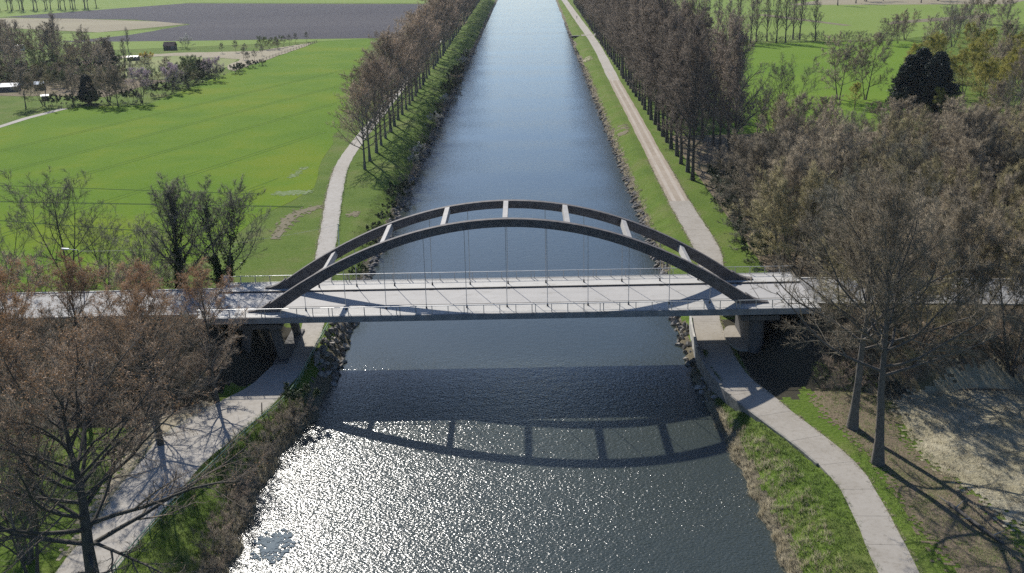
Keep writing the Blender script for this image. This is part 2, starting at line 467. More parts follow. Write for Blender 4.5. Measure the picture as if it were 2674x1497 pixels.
def vnoise(x, y, s):
    return np.sin(x * s * 1.3 + 1.7 * np.sin(y * s * 0.9)) * np.sin(y * s * 1.1 + 1.3 * np.sin(x * s * 0.7 + 2))

def height(x, y):
    x = np.asarray(x, float); y = np.asarray(y, float)
    z = np.full(np.broadcast(x, y).shape, GZ)
    # right bank
    rt = rtoe(y)
    dr = x - rt
    wall = (y > -38) & (y < 9)
    top = np.where(wall, np.maximum(rp_left(y) - rt + 0.5, 0.8), 4.6)
    prof = np.where(dr < 0, dr * 0.55, np.where(dr < 1.1, dr * 0.62, 0.68 + (dr - 1.1) * np.where(wall, 0.12 + 0.38 * sstep(10, 26, -y), 0.46)))
    z = np.where((x > 0) & (dr < top), np.minimum(prof, np.where(wall, GZ - 0.22, GZ)), z)
    # left bank
    dl = ltoe(y) - x
    lt_top = np.maximum(ltoe(y) - lp_right(y) - 1.2, 1.6)
    lt_top = np.where(y > 30, 5.5, lt_top)
    profl = np.where(dl < 0, dl * 0.55, GZ * np.clip(dl / lt_top, 0, 1) ** 0.8)
    z = np.where((x <= 0) & (dl < lt_top), np.minimum(profl, GZ), z)
    z = np.maximum(z, -1.6)
    # roughness of the banks
    rough = ((x > 0) & (dr > 0.2) & (dr < top)) | ((x <= 0) & (dl > 0.2) & (dl < lt_top))
    z = np.where(rough, z + 0.10 * vnoise(x, y, 1.9) + 0.06 * vnoise(x + 9, y, 4.1), z)
    # gentle ups and downs on the right foreground
    rf = sstep(37.5, 44, x) * (1 - sstep(-12, 6, y)) * sstep(-1, 0, -y)
    z = z - rf * (0.5 + 0.25 * vnoise(x, y, 0.35))
    # approach embankments with spill slopes under the end spans
    ax = np.abs(x)
    ex = np.maximum(39.5 - ax, 0)
    ey = np.maximum(np.abs(y) - 6.2, 0)
    dist = np.sqrt((ex * 1.55) ** 2 + ey ** 2)
    emb = road_z(x) - 0.06 - dist * 0.62
    inner = (np.abs(y) < 6.2) & (ax < 41)
    emb = np.where(inner, np.minimum(emb, road_z(x) - 0.9 - ex * 0.96), emb)
    z = np.where(ax > 30, np.maximum(z, emb), z)
    return z

def hz(x, y): return float(height(np.array([x]), np.array([y]))[0])

xs = np.concatenate([np.linspace(-1500, -230, 12), np.linspace(-200, -70, 14), np.linspace(-66, -44, 23), np.linspace(-43.4, -19, 50), np.linspace(-16, 16, 6), np.linspace(19, 46, 55), np.linspace(47, 72, 26), np.linspace(76, 200, 14), np.linspace(230, 1500, 12)])
ys = np.concatenate([np.linspace(-150, -82, 8), np.linspace(-79, 31, 148), np.linspace(32.5, 80, 33), np.linspace(84, 300, 46), np.linspace(315, 1000, 30), np.linspace(1100, 3000, 8)])
XX, YY = np.meshgrid(xs, ys)
ZZ = height(XX, YY)
V = np.stack([XX, YY, ZZ], -1).reshape(-1, 3)
ny, nx = XX.shape
ii = (np.arange(ny - 1)[:, None] * nx + np.arange(nx - 1)[None, :])
Q = np.stack([ii, ii + 1, ii + nx + 1, ii + nx], -1).reshape(-1, 4)
cxm, cym, czm = V[Q].mean(1).T
# which earth shows where: 0 rough grass, 1 leaf litter (wood), 2 bank mud near the water, 3 soil darkened by painted shade
mi = np.zeros(len(Q), np.int32)
wood = (cxm > 42) & (cym > 6) & (cym < 150) | (cxm > 38.5) & (cym < 6) & (cym > -26) | (cxm < -38) & (cym < -6) & (cym > -22)
mi[wood] = 1
mi[((cxm > 0) & (cxm - rtoe(cym) < 1.3)) | ((cxm <= 0) & (ltoe(cym) - cxm < 1.6))] = 2
mi[(np.abs(cxm) > 30.5) & (np.abs(cxm) < 46 + 3 * np.sin(cym)) & (cym > np.where(cxm > 0, -18.5, -14.0) + 1.6 * np.sin(cxm * 0.9) + 0.8 * np.sin(cxm * 2.3)) & (cym < 8)] = 3  # shade of deck and embankment painted into the earth colour
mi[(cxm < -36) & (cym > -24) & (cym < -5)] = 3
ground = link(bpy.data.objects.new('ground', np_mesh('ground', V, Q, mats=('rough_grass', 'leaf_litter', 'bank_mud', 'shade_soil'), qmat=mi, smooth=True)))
tag(ground, kind='structure')

# water
wy = np.concatenate([np.linspace(-150, 60, 60), np.linspace(70, 1000, 60)])
wl_, wr_ = ltoe(wy) - 2.0, rtoe(wy) + 2.0
Vw = np.concatenate([np.stack([wl_, wy, np.zeros_like(wy)], -1), np.stack([wr_, wy, np.zeros_like(wy)], -1)])
n = len(wy)
Qw = np.stack([np.arange(n - 1), np.arange(n - 1) + n, np.arange(1, n) + n, np.arange(1, n)], -1)
water = link(bpy.data.objects.new('canal_water', np_mesh('canal_water', Vw, Qw, mats=('canal_water',))))
tag(water, kind='structure')

# flat sheets on the land, each a little above the one below
def sheet(name, poly, mat, dz, z=GZ):
    me = bpy.data.meshes.new(name)
    me.from_pydata([(x, y, z + dz) for x, y in poly], [], [tuple(range(len(poly)))])
    me.materials.append(MAT[mat])
    me.update()
    o = link(bpy.data.objects.new(name, me))
    return tag(o, kind='structure')

def wobble(poly, amp, step, seed):
    """break a straight-edged outline into an uneven one"""
    rg = random.Random(seed)
    out = []
    for i, a in enumerate(poly):
        b = poly[(i + 1) % len(poly)]
        L_ = math.hypot(b[0] - a[0], b[1] - a[1])
        k = max(1, int(L_ / step))
        nx_, ny_ = -(b[1] - a[1]) / L_, (b[0] - a[0]) / L_
        for j in range(k):
            t = j / k
            w = rg.uniform(-amp, amp)
            out.append((a[0] + (b[0] - a[0]) * t + nx_ * w, a[1] + (b[1] - a[1]) * t + ny_ * w))
    return out

sheet('green_crop_field', wobble([(-160, 150), (-158, 205), (-150, 228), (-127, 228), (-123, 300), (-114, 379), (-106, 445), (-80, 458), (-66, 300), (-56, 210), (-50, 150), (-47.5, 118), (-45.5, 97), (-47, 84), (-52, 72), (-52, 60), (-56, 40), (-70, 27), (-110, 26), (-260, 30)], 0.7, 9, 3), 'crop_green', 0.03)
sheet('far_green_field', [(-1400, 700), (-383, 703), (-320, 700), (-296, 840), (-81, 758), (-60, 760), (-60, 2900), (-1400, 2900)], 'far_green', 0.04)
sheet('middle_green_strip', [(-420, 480), (-262, 538), (-200, 560), (-193, 467), (-79, 457), (-106, 446), (-200, 425), (-420, 420)], 'far_green', 0.05)
sheet('ploughed_field', wobble([(-66, 457), (-192, 467), (-262, 476), (-233, 515), (-219, 586), (-275, 642), (-346, 674), (-400, 703), (-348, 767), (-296, 830), (-81, 745), (-60, 745)], 0.8, 12, 5), 'plough_soil', 0.06)
sheet('stubble_strip', [(-420, 700), (-324, 663), (-250, 617), (-222, 588), (-247, 553), (-262, 537), (-351, 595), (-430, 640)], 'stubble', 0.08)
sheet('garden_lawn', wobble([(-183, 323), (-189, 377), (-167, 388), (-130, 366), (-128, 335), (-141, 300), (-154, 298)], 1.0, 7, 8), 'lawn_pale', 0.05)
sheet('sandy_garden', wobble([(-205, 390), (-171, 402), (-131, 402), (-108, 442), (-114, 380), (-121, 320), (-128, 334), (-130, 366), (-167, 388), (-200, 380)], 1.0, 7, 9), 'sandy_grass', 0.06)
sheet('garden_yard', wobble([(-205, 262), (-150, 250), (-140, 296), (-155, 298), (-184, 322), (-215, 310)], 1.2, 7, 10), 'leaf_litter', 0.05)
sheet('right_meadow', wobble([(58, 150), (78, 225), (102, 352), (108, 385), (181, 383), (190, 372), (150, 250), (120, 180)], 1.0, 9, 11), 'meadow_green', 0.04)
sheet('right_far_field', [(95, 396), (185, 390), (420, 560), (700, 700), (1400, 900), (1400, 2900), (60, 2900), (60, 700)], 'far_green', 0.05)
sheet('earth_strip', [(150, 560), (158, 562), (186, 470), (181, 468)], 'bare_earth', 0.08)
sheet('distant_soil', [(190, 640), (330, 600), (360, 640), (240, 700)], 'stubble', 0.08)
sheet('distant_soil', [(205, 470), (275, 500), (285, 525), (215, 490)], 'bare_earth', 0.09)
def draped(name, poly, mat, dz, step=1.0, kind='structure'):
    """a patch of ground cover that follows the terrain"""
    px = np.array([p[0] for p in poly]); py = np.array([p[1] for p in poly])
    gx = np.arange(px.min() - step, px.max() + step, step)
    gy = np.arange(py.min() - step, py.max() + step, step)
    A, B = np.meshgrid(gx, gy)
    def inside(x, y):
        c = np.zeros(x.shape, bool)
        j = len(poly) - 1
        for i in range(len(poly)):
            cond = ((py[i] > y) != (py[j] > y)) & (x < (px[j] - px[i]) * (y - py[i]) / (py[j] - py[i] + 1e-9) + px[i])
            c ^= cond
            j = i
        return c
    rg = np.random.default_rng(len(name))
    Vd = np.stack([A, B, height(A, B) + dz], -1).reshape(-1, 3)
    my, mx = A.shape
    i0 = (np.arange(my - 1)[:, None] * mx + np.arange(mx - 1)[None, :])
    Qd = np.stack([i0, i0 + 1, i0 + mx + 1, i0 + mx], -1).reshape(-1, 4)
    mid = Vd[Qd].mean(1)
    keep = inside(mid[:, 0] + rg.normal(0, 0.55, len(mid)), mid[:, 1] + rg.normal(0, 0.55, len(mid)))
    Qd = Qd[keep]
    used = np.unique(Qd)
    remap = np.full(len(Vd), -1); remap[used] = np.arange(len(used))
    o = link(bpy.data.objects.new(name, np_mesh(name, Vd[used], remap[Qd], mats=(mat,), smooth=True)))
    return tag(o, kind=kind)

draped('reed_bed', [(46, -20), (56, -14), (75, -12), (78, -60), (52, -62), (47.5, -44), (44.5, -34)], 'reed_straw', 0.05, 0.4)
draped('leaf_strewn_verge', [(36.2, -20), (40.5, -14), (44, -20), (44.5, -34), (47.5, -46), (46, -62), (40, -62), (39, -46), (38.8, -34)], 'leaf_litter', 0.03, 0.35)

draped('muddy_puddle', [(-53, 91), (-49, 90), (-45, 91), (-44, 94), (-48, 95), (-53, 94)], 'mud_water_patch', 0.06, 0.5)
draped('muddy_puddle', [(-53.5, 108), (-51.8, 108), (-50.6, 120), (-51.6, 121)], 'mud_water_patch', 0.06, 0.5)
draped('bare_patch', [(28.2, 157), (31.6, 157), (32.2, 170), (28.6, 171)], 'bare_earth', 0.05, 0.5)
draped('bare_patch', [(29.0, 335), (32.2, 334), (32.8, 349), (29.6, 350)], 'sandy_grass', 0.06, 0.6)
draped('bare_patch', [(-33.6, 71), (-31.4, 70.6), (-31.2, 74.4), (-33.4, 74.8)], 'bare_earth', 0.05, 0.4)
draped('worn_track', [(-39.5, 81), (-42.5, 79.6), (-45.2, 76), (-46.4, 70), (-46.0, 62), (-45.2, 55), (-44.2, 55), (-44.0, 66), (-43.4, 72.5), (-41, 76.5)], 'bare_earth', 0.06, 0.5)
draped('sandy_verge', [(-34, -17), (-37, -18), (-43, -22.5), (-43, -29), (-41.8, -36), (-41, -44), (-40.6, -52), (-39, -52), (-38.5, -42), (-38, -34), (-37.5, -26), (-35, -21)], 'sandy_grass', 0.025, 0.4)

# dark wheel lines through the crop
def ribbon_strip(name, pts, w, mat, dz):
    Vr, Fr = [], []
    for i, (x, y) in enumerate(pts):
        a = pts[max(i - 1, 0)]; b = pts[min(i + 1, len(pts) - 1)]
        L_ = math.hypot(b[0] - a[0], b[1] - a[1])
        nx_, ny_ = -(b[1] - a[1]) / L_ * w / 2, (b[0] - a[0]) / L_ * w / 2
        Vr += [(x + nx_, y + ny_, GZ + dz), (x - nx_, y - ny_, GZ + dz)]
        if i:
            k = 2 * i
            Fr.append((k - 2, k - 1, k + 1, k))
    me = bpy.data.meshes.new(name)
    me.from_pydata(Vr, [], Fr)
    me.materials.append(MAT[mat])
    o = link(bpy.data.objects.new(name, me))
    return tag(o, kind='structure')
rg = random.Random(4)
for k, off in enumerate((-55, -31, -9, 17, 41)):
    # parallel to the tram lines seen in the crop, about 22 m apart
    ux, uy = 0.38, 0.925
    x0, y0 = -98.6 + off * 0.925, 108.0 - off * 0.38
    for side in (-0.9, 0.9):
        pts = []
        for s in range(-8, 34):
            px_, py_ = x0 + side * uy + ux * s * 8 + rg.uniform(-.12, .12), y0 - side * ux + uy * s * 8
            lim_x = -52 - (py_ - 150) * 0.085 if py_ > 150 else -54
            if py_ < 40 or px_ > lim_x or px_ < -158 or (px_ < -123 and py_ > 222) or (px_ < -116 and py_ > 300):
                continue
            pts.append((px_, py_))
        if len(pts) > 3:
            ribbon_strip('tram_line', pts, 0.4, 'tram_green', 0.045)
ribbon_strip('field_ditch', [(-200, 103), (-112.9, 89.7), (-76, 84.2), (-44, 79.5)], 0.9, 'dark_track', 0.05)
ribbon_strip('field_ditch', [(-200, 100.5), (-105, 73), (-62, 59.6), (-52, 57)], 0.5, 'dark_track', 0.05)
ribbon_strip('field_ditch', [(-130, 108), (-97, 100.8), (-77, 96.3), (-56, 92)], 0.5, 'dark_track', 0.05)
ribbon_strip('farm_track', [(-250, 120), (-190, 165), (-160, 188), (-158.5, 205), (-154, 224)], 3.0, 'path_pale', 0.06)

# tow paths -------------------------------------------------------------
def path_piece(P, i0, i1, mat, name, parent=None, dz=0.05, gap=0.0, thick=0.22):
    seg = P[i0:i1 + 1]
    m = len(seg)
    Vp, Fp = [], []
    for k, p in enumerate(seg):
        a = P[max(i0 + k - 1, 0)]; b = P[min(i0 + k + 1, len(P) - 1)]
        t = np.array([b[0] - a[0], b[1] - a[1]]); t /= np.linalg.norm(t)
        nn = np.array([-t[1], t[0]]) * (p[2] / 2) * (1 + 0.035 * math.sin(p[1] * 1.7) + 0.025 * math.sin(p[1] * 0.61))
        q = np.array([p[0], p[1]])
        if gap and k == 0: q = q + t * gap
        if gap and k == m - 1: q = q - t * gap
        for s in (1, -1):
            Vp += [(q[0] + s * nn[0], q[1] + s * nn[1], GZ + dz), (q[0] + s * nn[0], q[1] + s * nn[1], GZ + dz - thick)]
        if k:
            j = 4 * k
            Fp += [(j - 4, j - 2, j + 2, j), (j - 4, j, j + 1, j - 3), (j - 2, j - 1, j + 3, j + 2)]
    Fp += [(0, 1, 3, 2), (4 * m - 4, 4 * m - 2, 4 * m - 1, 4 * m - 3)]
    me = bpy.data.meshes.new(name)
    me.from_pydata(Vp, [], Fp)
    me.materials.append(MAT[mat])
    me.update()
    return link(bpy.data.objects.new(name, me), parent)

rpath = tag(empty('right_tow_path'), kind='structure')
i = 0
RPi = [p for p in RP]
far_i = [k for k, p in enumerate(RP) if p[1] > 262][-1]
mid_i = [k for k, p in enumerate(RP) if p[1] > 76][-1]
path_piece(RP, 0, far_i, 'path_pale', 'pale_surface', rpath)
path_piece(RP, far_i, mid_i, 'path_dirt', 'dirt_surface', rpath)
k = mid_i
while k < len(RP) - 1:
    e = min(k + 2, len(RP) - 1)
    path_piece(RP, k, e, 'path_concrete', 'slab', rpath, gap=0.02)
    k = e
# two worn wheel tracks on the dirt stretch
for off in (-0.95, 0.95):
    P2 = [np.array([p[0] + off, p[1], 0.75]) for p in RP]
    path_piece(P2, far_i - 3, mid_i, 'wheel_track', 'wheel_track', rpath, dz=0.056, thick=0.02)
lpath = tag(empty('left_tow_path'), kind='structure')
path_piece(LP, 0, len(LP) - 1, 'path_pale', 'surface', lpath)

# ------------------------------------------------------------------ the bridge
bridge = empty('arch_bridge', (0, 0, 0))
tag(bridge, 'tied-arch concrete road bridge with twin dark arches spanning the canal', 'bridge')
XE = 40.3
MB().box(-XE, XE, -3.3, 3.3, DZ - 0.75, DZ - 0.17).build('roadway', 'deck_road', bridge)
for s in (-1, 1):
    y0, y1 = sorted((s * 3.32, s * 7.2))
    wk = MB().box(-XE, XE, y0, y1, DZ - 0.6, DZ).build('walkway', 'deck_walkway', bridge)
    y0, y1 = sorted((s * 3.30, s * 3.50))
    MB().box(-XE - 0.02, XE + 0.02, y0, y1, DZ - 0.3, DZ + 0.012).build('kerb', 'kerb_dark', wk)
    y0, y1 = sorted((s * 7.2, s * 7.48))
    eb = MB().box(-XE - 0.03, XE + 0.03, y0, y1, DZ - 0.78, DZ + 0.03).build('edge_beam', 'edge_concrete', bridge)
    y0, y1 = sorted((s * (HW - 0.75), s * (HW + 0.75)))
    MB().box(-36, 36, y0, y1, DZ - 1.35, DZ - 0.61).build('tie_beam', 'edge_concrete', bridge)
for k in range(-6, 7):
    MB().box(k * 5.3 - 0.25, k * 5.3 + 0.25, -HW + 0.76, HW - 0.76, DZ - 1.2, DZ - 0.76).build('cross_girder', 'edge_concrete', bridge)
for s in (-1, 1):
    MB().box(s * 33.4 - 0.05, s * 33.4 + 0.05, -3.28, 3.28, DZ - 0.2, DZ - 0.162).build('expansion_joint', 'kerb_dark', bridge)

for k in range(-3, 4):
    for s in (-1, 1):
        MB().box(k * 10.6 - 0.3, k * 10.6 + 0.3, *sorted((s * 2.95, s * 3.2)), DZ - 0.2, DZ - 0.164).build('drain_grate', 'kerb_dark', bridge)
def soffit(x): return DZ + 10.92 * (1 - (x / 30.03) ** 2)
def thick(x): return 1.06 + 0.55 * (abs(x) / 31.0) ** 2

def arch(s):
    yc = s * HW
    N_ = 72
    Va, Fa = [], []
    hw = 0.42
    X = np.linspace(-32.4, 32.4, N_ + 1)
    for x in X:
        slope = -2 * 10.92 * x / 30.03 ** 2
        nrm = np.array([-slope, 1.0]); nrm /= np.linalg.norm(nrm)
        lo = np.array([x, soffit(x)])
        hi = lo + nrm * thick(x)
        # the springing flares out into the deck
        lo[1] = max(lo[1], DZ - 0.35)
        hi[1] = max(hi[1], DZ + 0.22)
        for (px_, pz_) in (lo, hi):
            Va += [(px_, yc - hw, pz_), (px_, yc + hw, pz_)]
    for i in range(N_):
        a = 4 * i; b = a + 4
        Fa += [(a, a + 1, b + 1, b), (a + 2, b + 2, b + 3, a + 3), (a, b, b + 2, a + 2), (a + 1, a + 3, b + 3, b + 1)]
    e = 4 * N_
    Fa += [(0, 2, 3, 1), (e, e + 1, e + 3, e + 2)]
    m = MB().add(Va, Fa)
    o = m.build('arch', 'arch_concrete', bridge, bevel=0.05)
    # low tapered toe at each springing
    for q in (-1, 1):
        poly = [(q * 30.6, DZ - 0.01), (q * 33.6, DZ - 0.01), (q * 34.1, DZ + 0.16), (q * 33.2, DZ + 0.24), (q * 32.2, DZ + 0.62), (q * 31.2, DZ + 1.3)]
        Vt = [(x, yc - hw - 0.06, z) for x, z in poly] + [(x, yc + hw + 0.06, z) for x, z in poly]
        k = len(poly)
        Ft = [(i, (i + 1) % k, k + (i + 1) % k, k + i) for i in range(k)] + [tuple(reversed(range(k))), tuple(range(k, 2 * k))]
        MB().add(Vt, Ft).build('springing_toe', 'arch_concrete', o)
    return o
arch_n, arch_f = arch(-1), arch(1)
for k in range(-3, 4):
    x = k * 5.3 * 1.5
    slope = -2 * 10.92 * x / 30.03 ** 2
    ang = math.atan(slope)
    zc = soffit(x) + 0.78 / math.cos(ang) - 0.05
    bm = MB().box(-0.33, 0.33, -HW + 0.40, HW - 0.40, -0.36, 0.36)
    o = bm.build('cross_beam', 'beam_concrete', bridge, bevel=0.03)
    o.location = (x, 0, zc)
    o.rotation_euler = (0, -ang, 0)

# hangers with black sockets
for s in (-1, 1):
    for k in range(-5, 6):
        x = k * 5.3
        hg = MB().bar((x, s * HW, DZ), (x, s * HW, soffit(x) + 0.1), 0.085, sides=8).build('hanger', 'hanger_steel', bridge)
        MB().bar((x, s * HW, DZ), (x, s * HW, DZ + 0.42), 0.26, sides=8, w2=0.14).build('socket', 'socket_black', hg)

# railings: posts every 2.1 m, top and bottom rail, thin upright bars
def railing(s):
    y = s * 7.06
    rl = MB().box(-XE + 0.1, XE - 0.1, y - 0.045, y + 0.045, DZ + 1.06, DZ + 1.12).build('railing', 'galvanised', bridge)
    MB().box(-XE + 0.1, XE - 0.1, y - 0.025, y + 0.025, DZ + 0.12, DZ + 0.16).build('bottom_rail', 'galvanised', rl)
    post = MB().box(-0.045, 0.045, -0.045, 0.045, 0, 1.06).mesh('post', 'galvanised')
    foot = MB().box(-0.11, 0.11, -0.11, 0.11, 0, 0.10)
    xs_ = []
    x = -XE + 0.15
    k = 0
    while x < XE - 0.1:
        xs_.append(x)
        k += 1
        x += 0.45 if k % 5 == 0 else 2.08
    for x in xs_:
        p = bpy.data.objects.new('post', post)
        p.location = (x, y, DZ)
        link(p, rl)
    mb = MB()
    x = -XE + 0.2
    while x < XE - 0.2:
        mb.bar((x, y, DZ + 0.16), (x, y, DZ + 1.06), 0.016, sides=3)
        x += 0.14
    b = mb.build('balusters', 'galvanised', rl)
    b['kind'] = 'stuff'
railing(-1)
railing(1)
for s in (-1, 1):
    for q in (-1, 1):
        MB().box(q * 40.1 - 0.35, q * 40.1 + 0.35, s * 7.06 - 0.2, s * 7.06 + 0.2, DZ + 0.001, DZ + 1.2).build('end_post', 'wall_concrete', bridge, bevel=0.03) if (q, s) == (-1, 1) else None

# piers
def pier_left():
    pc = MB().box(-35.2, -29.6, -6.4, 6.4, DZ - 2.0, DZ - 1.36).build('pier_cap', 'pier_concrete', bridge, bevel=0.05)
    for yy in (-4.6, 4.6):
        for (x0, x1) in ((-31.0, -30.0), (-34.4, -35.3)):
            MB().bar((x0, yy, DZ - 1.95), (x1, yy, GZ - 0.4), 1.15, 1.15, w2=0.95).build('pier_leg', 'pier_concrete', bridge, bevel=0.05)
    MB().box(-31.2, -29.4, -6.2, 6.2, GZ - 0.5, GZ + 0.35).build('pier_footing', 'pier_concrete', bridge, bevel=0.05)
pier_left()
def pier_right():
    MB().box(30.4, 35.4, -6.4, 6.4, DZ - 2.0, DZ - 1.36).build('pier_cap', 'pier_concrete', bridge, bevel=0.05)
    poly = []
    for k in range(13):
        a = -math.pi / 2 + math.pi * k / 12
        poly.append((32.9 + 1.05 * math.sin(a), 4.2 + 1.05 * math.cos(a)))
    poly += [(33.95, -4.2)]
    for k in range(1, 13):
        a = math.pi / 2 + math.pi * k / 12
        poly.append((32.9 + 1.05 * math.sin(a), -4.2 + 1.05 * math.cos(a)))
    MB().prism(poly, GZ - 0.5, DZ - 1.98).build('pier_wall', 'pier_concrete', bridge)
    ap = []
    for k in range(17):
        a = math.pi * k / 16
        ap.append((31.3 - 1.6 * math.sin(a), 4.5 * math.cos(a)))
    ap += [(35.5, -4.5), (35.5, 4.5)]
    MB().prism(ap, GZ - 0.3, GZ + 0.32).build('pier_apron', 'path_concrete', bridge)
pier_right()
# small concrete wall block beside the path just behind the bridge
cb = MB().box(31.0, 34.4, 9.0, 9.5, GZ - 0.3, GZ + 4.6).build('wing_wall', 'wall_concrete', bridge, bevel=0.03)
MB().box(31.2, 33.0, 8.86, 9.02, GZ + 2.2, GZ + 3.9).build('drain_opening', 'socket_black', cb)

# abutments
for q in (-1, 1):
    xa, xb = sorted((q * 39.2, q * 40.8))
    MB().box(xa, xb, -7.3, 7.3, DZ - 4.2, DZ - 0.79).build('abutment', 'wall_concrete', bridge)

# approach roads on the embankments (structure)
def approach(q, x_end):
    n_ = 40
    X = np.linspace(q * (XE + 0.06), x_end, n_)
    Vr, Fr = [], []
    for i, x in enumerate(X):
        z = float(road_z(np.array(x)))
        Vr += [(x, -5.0, z), (x, 5.0, z), (x, -5.0, z - 0.4), (x, 5.0, z - 0.4)]
        if i:
            a = 4 * (i - 1); b = 4 * i
            Fr += [(a, a + 1, b + 1, b) if q < 0 else (a, b, b + 1, a + 1), (a, b, b + 2, a + 2), (a + 1, a + 3, b + 3, b + 1)]
    me = bpy.data.meshes.new('approach_road')
    me.from_pydata(Vr, [], Fr)
    me.materials.append(MAT['approach_asphalt'])
    me.update()
    o = link(bpy.data.objects.new('approach_road', me))
    tag(o, kind='structure')
    # raised edge strip on the near side
    kb = MB()
    for i in range(n_ - 1):
        xa, xb = X[i], X[i + 1]
        za, zb = float(road_z(np.array(xa))), float(road_z(np.array(xb)))
        for yy in (-5.35, 5.02):
            kb.add([(xa, yy, za - 0.3), (xb, yy, zb - 0.3), (xb, yy + 0.33, zb - 0.3), (xa, yy + 0.33, za - 0.3), (xa, yy, za + 0.12), (xb, yy, zb + 0.12), (xb, yy + 0.33, zb + 0.12), (xa, yy + 0.33, za + 0.12)],
                   [(0, 3, 2, 1), (4, 5, 6, 7), (0, 1, 5, 4), (2, 3, 7, 6), (1, 2, 6, 5), (3, 0, 4, 7)])
    kb.build('kerb', 'wall_concrete', o)
approach(-1, -300)
approach(1, 300)

# ------------------------------------------------------------------ trees
def unit(v): return v / np.maximum(np.linalg.norm(v, axis=-1, keepdims=True), 1e-9)

def perp_of(rng, t):
    a = rng.normal(size=t.shape)
    return unit(a - (a * t).sum(-1, keepdims=True) * t)

def sample_branch(P, R, idx, t):
    K = P.shape[1]
    u = np.clip(t, 0, 0.999) * (K - 1)
    i = u.astype(int); fr = (u - i)[:, None]
    a, b = P[idx, i], P[idx, i + 1]
    return a + (b - a) * fr, unit(b - a), R[idx, i] + (R[idx, i + 1] - R[idx, i]) * fr[:, 0]

def grow(rng, P, R, Ln, n, tr, ang, lfac, rfac, K, trop=0.2, jit=0.12, lmin=0.2, top_shorter=0.5):
    N = len(P)
    idx = np.repeat(np.arange(N), n)
    t = tr[0] + (tr[1] - tr[0]) * ((np.tile(np.arange(n), N) + rng.random(N * n)) / n)
    pos, tan, rad = sample_branch(P, R, idx, t)
    a = np.radians(rng.uniform(ang[0], ang[1], N * n))[:, None]
    dirn = unit(np.cos(a) * tan + np.sin(a) * perp_of(rng, tan))
    L = np.maximum(Ln[idx] * lfac * (1 - top_shorter * t) * rng.uniform(0.65, 1.25, N * n), lmin)
    pts = np.empty((N * n, K, 3)); pts[:, 0] = pos
    for k in range(1, K):
        pts[:, k] = pts[:, k - 1] + dirn * (L / (K - 1))[:, None]
        dirn = unit(dirn + np.array([0, 0, trop / (K - 1)]) + rng.normal(0, jit, dirn.shape))
    rad0 = np.minimum(rad * rfac, rad)
    Rr = rad0[:, None] * np.linspace(1, 0.3, K)[None, :]
    return pts, Rr, L

def tubes(P, R, sides):
    N, K, _ = P.shape
    tan = unit(P[:, -1] - P[:, 0])
    ref = np.where(np.abs(tan[:, 2:3]) < 0.9, np.array([[0, 0, 1.0]]), np.array([[1.0, 0, 0]]))
    s = unit(np.cross(tan, ref)); n_ = np.cross(s, tan)
    an = 2 * np.pi * np.arange(sides) / sides
    ring = s[:, None, :] * np.cos(an)[None, :, None] + n_[:, None, :] * np.sin(an)[None, :, None]
    V = P[:, :, None, :] + ring[:, None] * R[:, :, None, None]
    base = (np.arange(N) * K * sides)[:, None, None]
    k = (np.arange(K - 1) * sides)[None, :, None]
    j = np.arange(sides)[None, None, :]; j2 = (j + 1) % sides
    Q = np.stack([base + k + j, base + k + j2, base + k + sides + j2, base + k + sides + j], -1)
    return V.reshape(-1, 3), Q.reshape(-1, 4)

def spikes(rng, pos, dirn, L, r):
    """thin three-sided twigs"""
    N = len(pos)
    s = perp_of(rng, dirn); n_ = np.cross(dirn, s)
    an = 2 * np.pi * np.arange(3) / 3
    ring = s[:, None] * np.cos(an)[None, :, None] + n_[:, None] * np.sin(an)[None, :, None]
    base = pos[:, None] + ring * (r if np.ndim(r) else np.full(N, r))[:, None, None]
    V = np.concatenate([base, (pos + dirn * L[:, None])[:, None]], 1).reshape(-1, 3)
    b = (np.arange(N) * 4)[:, None]
    T = np.concatenate([b + [[0, 1, 3]], b + [[1, 2, 3]], b + [[2, 0, 3]]], 1).reshape(-1, 3)
    return V, T

def leaves(rng, pos, size):
    N = len(pos)
    a = unit(rng.normal(size=(N, 3))); b = perp_of(rng, a)
    sz = (size * rng.uniform(0.6, 1.4, N))[:, None]
    V = np.stack([pos - a * sz * 0.5 - b * sz * 0.3, pos + a * sz * 0.6, pos - a * sz * 0.5 + b * sz * 0.3], 1).reshape(-1, 3)
    T = np.arange(N * 3).reshape(-1, 3)
    return V, T

class Proto:
    def __init__(self, trunk, crown, h, extra=None):
        self.trunk, self.crown, self.h, self.extra = trunk, crown, h, extra or {}

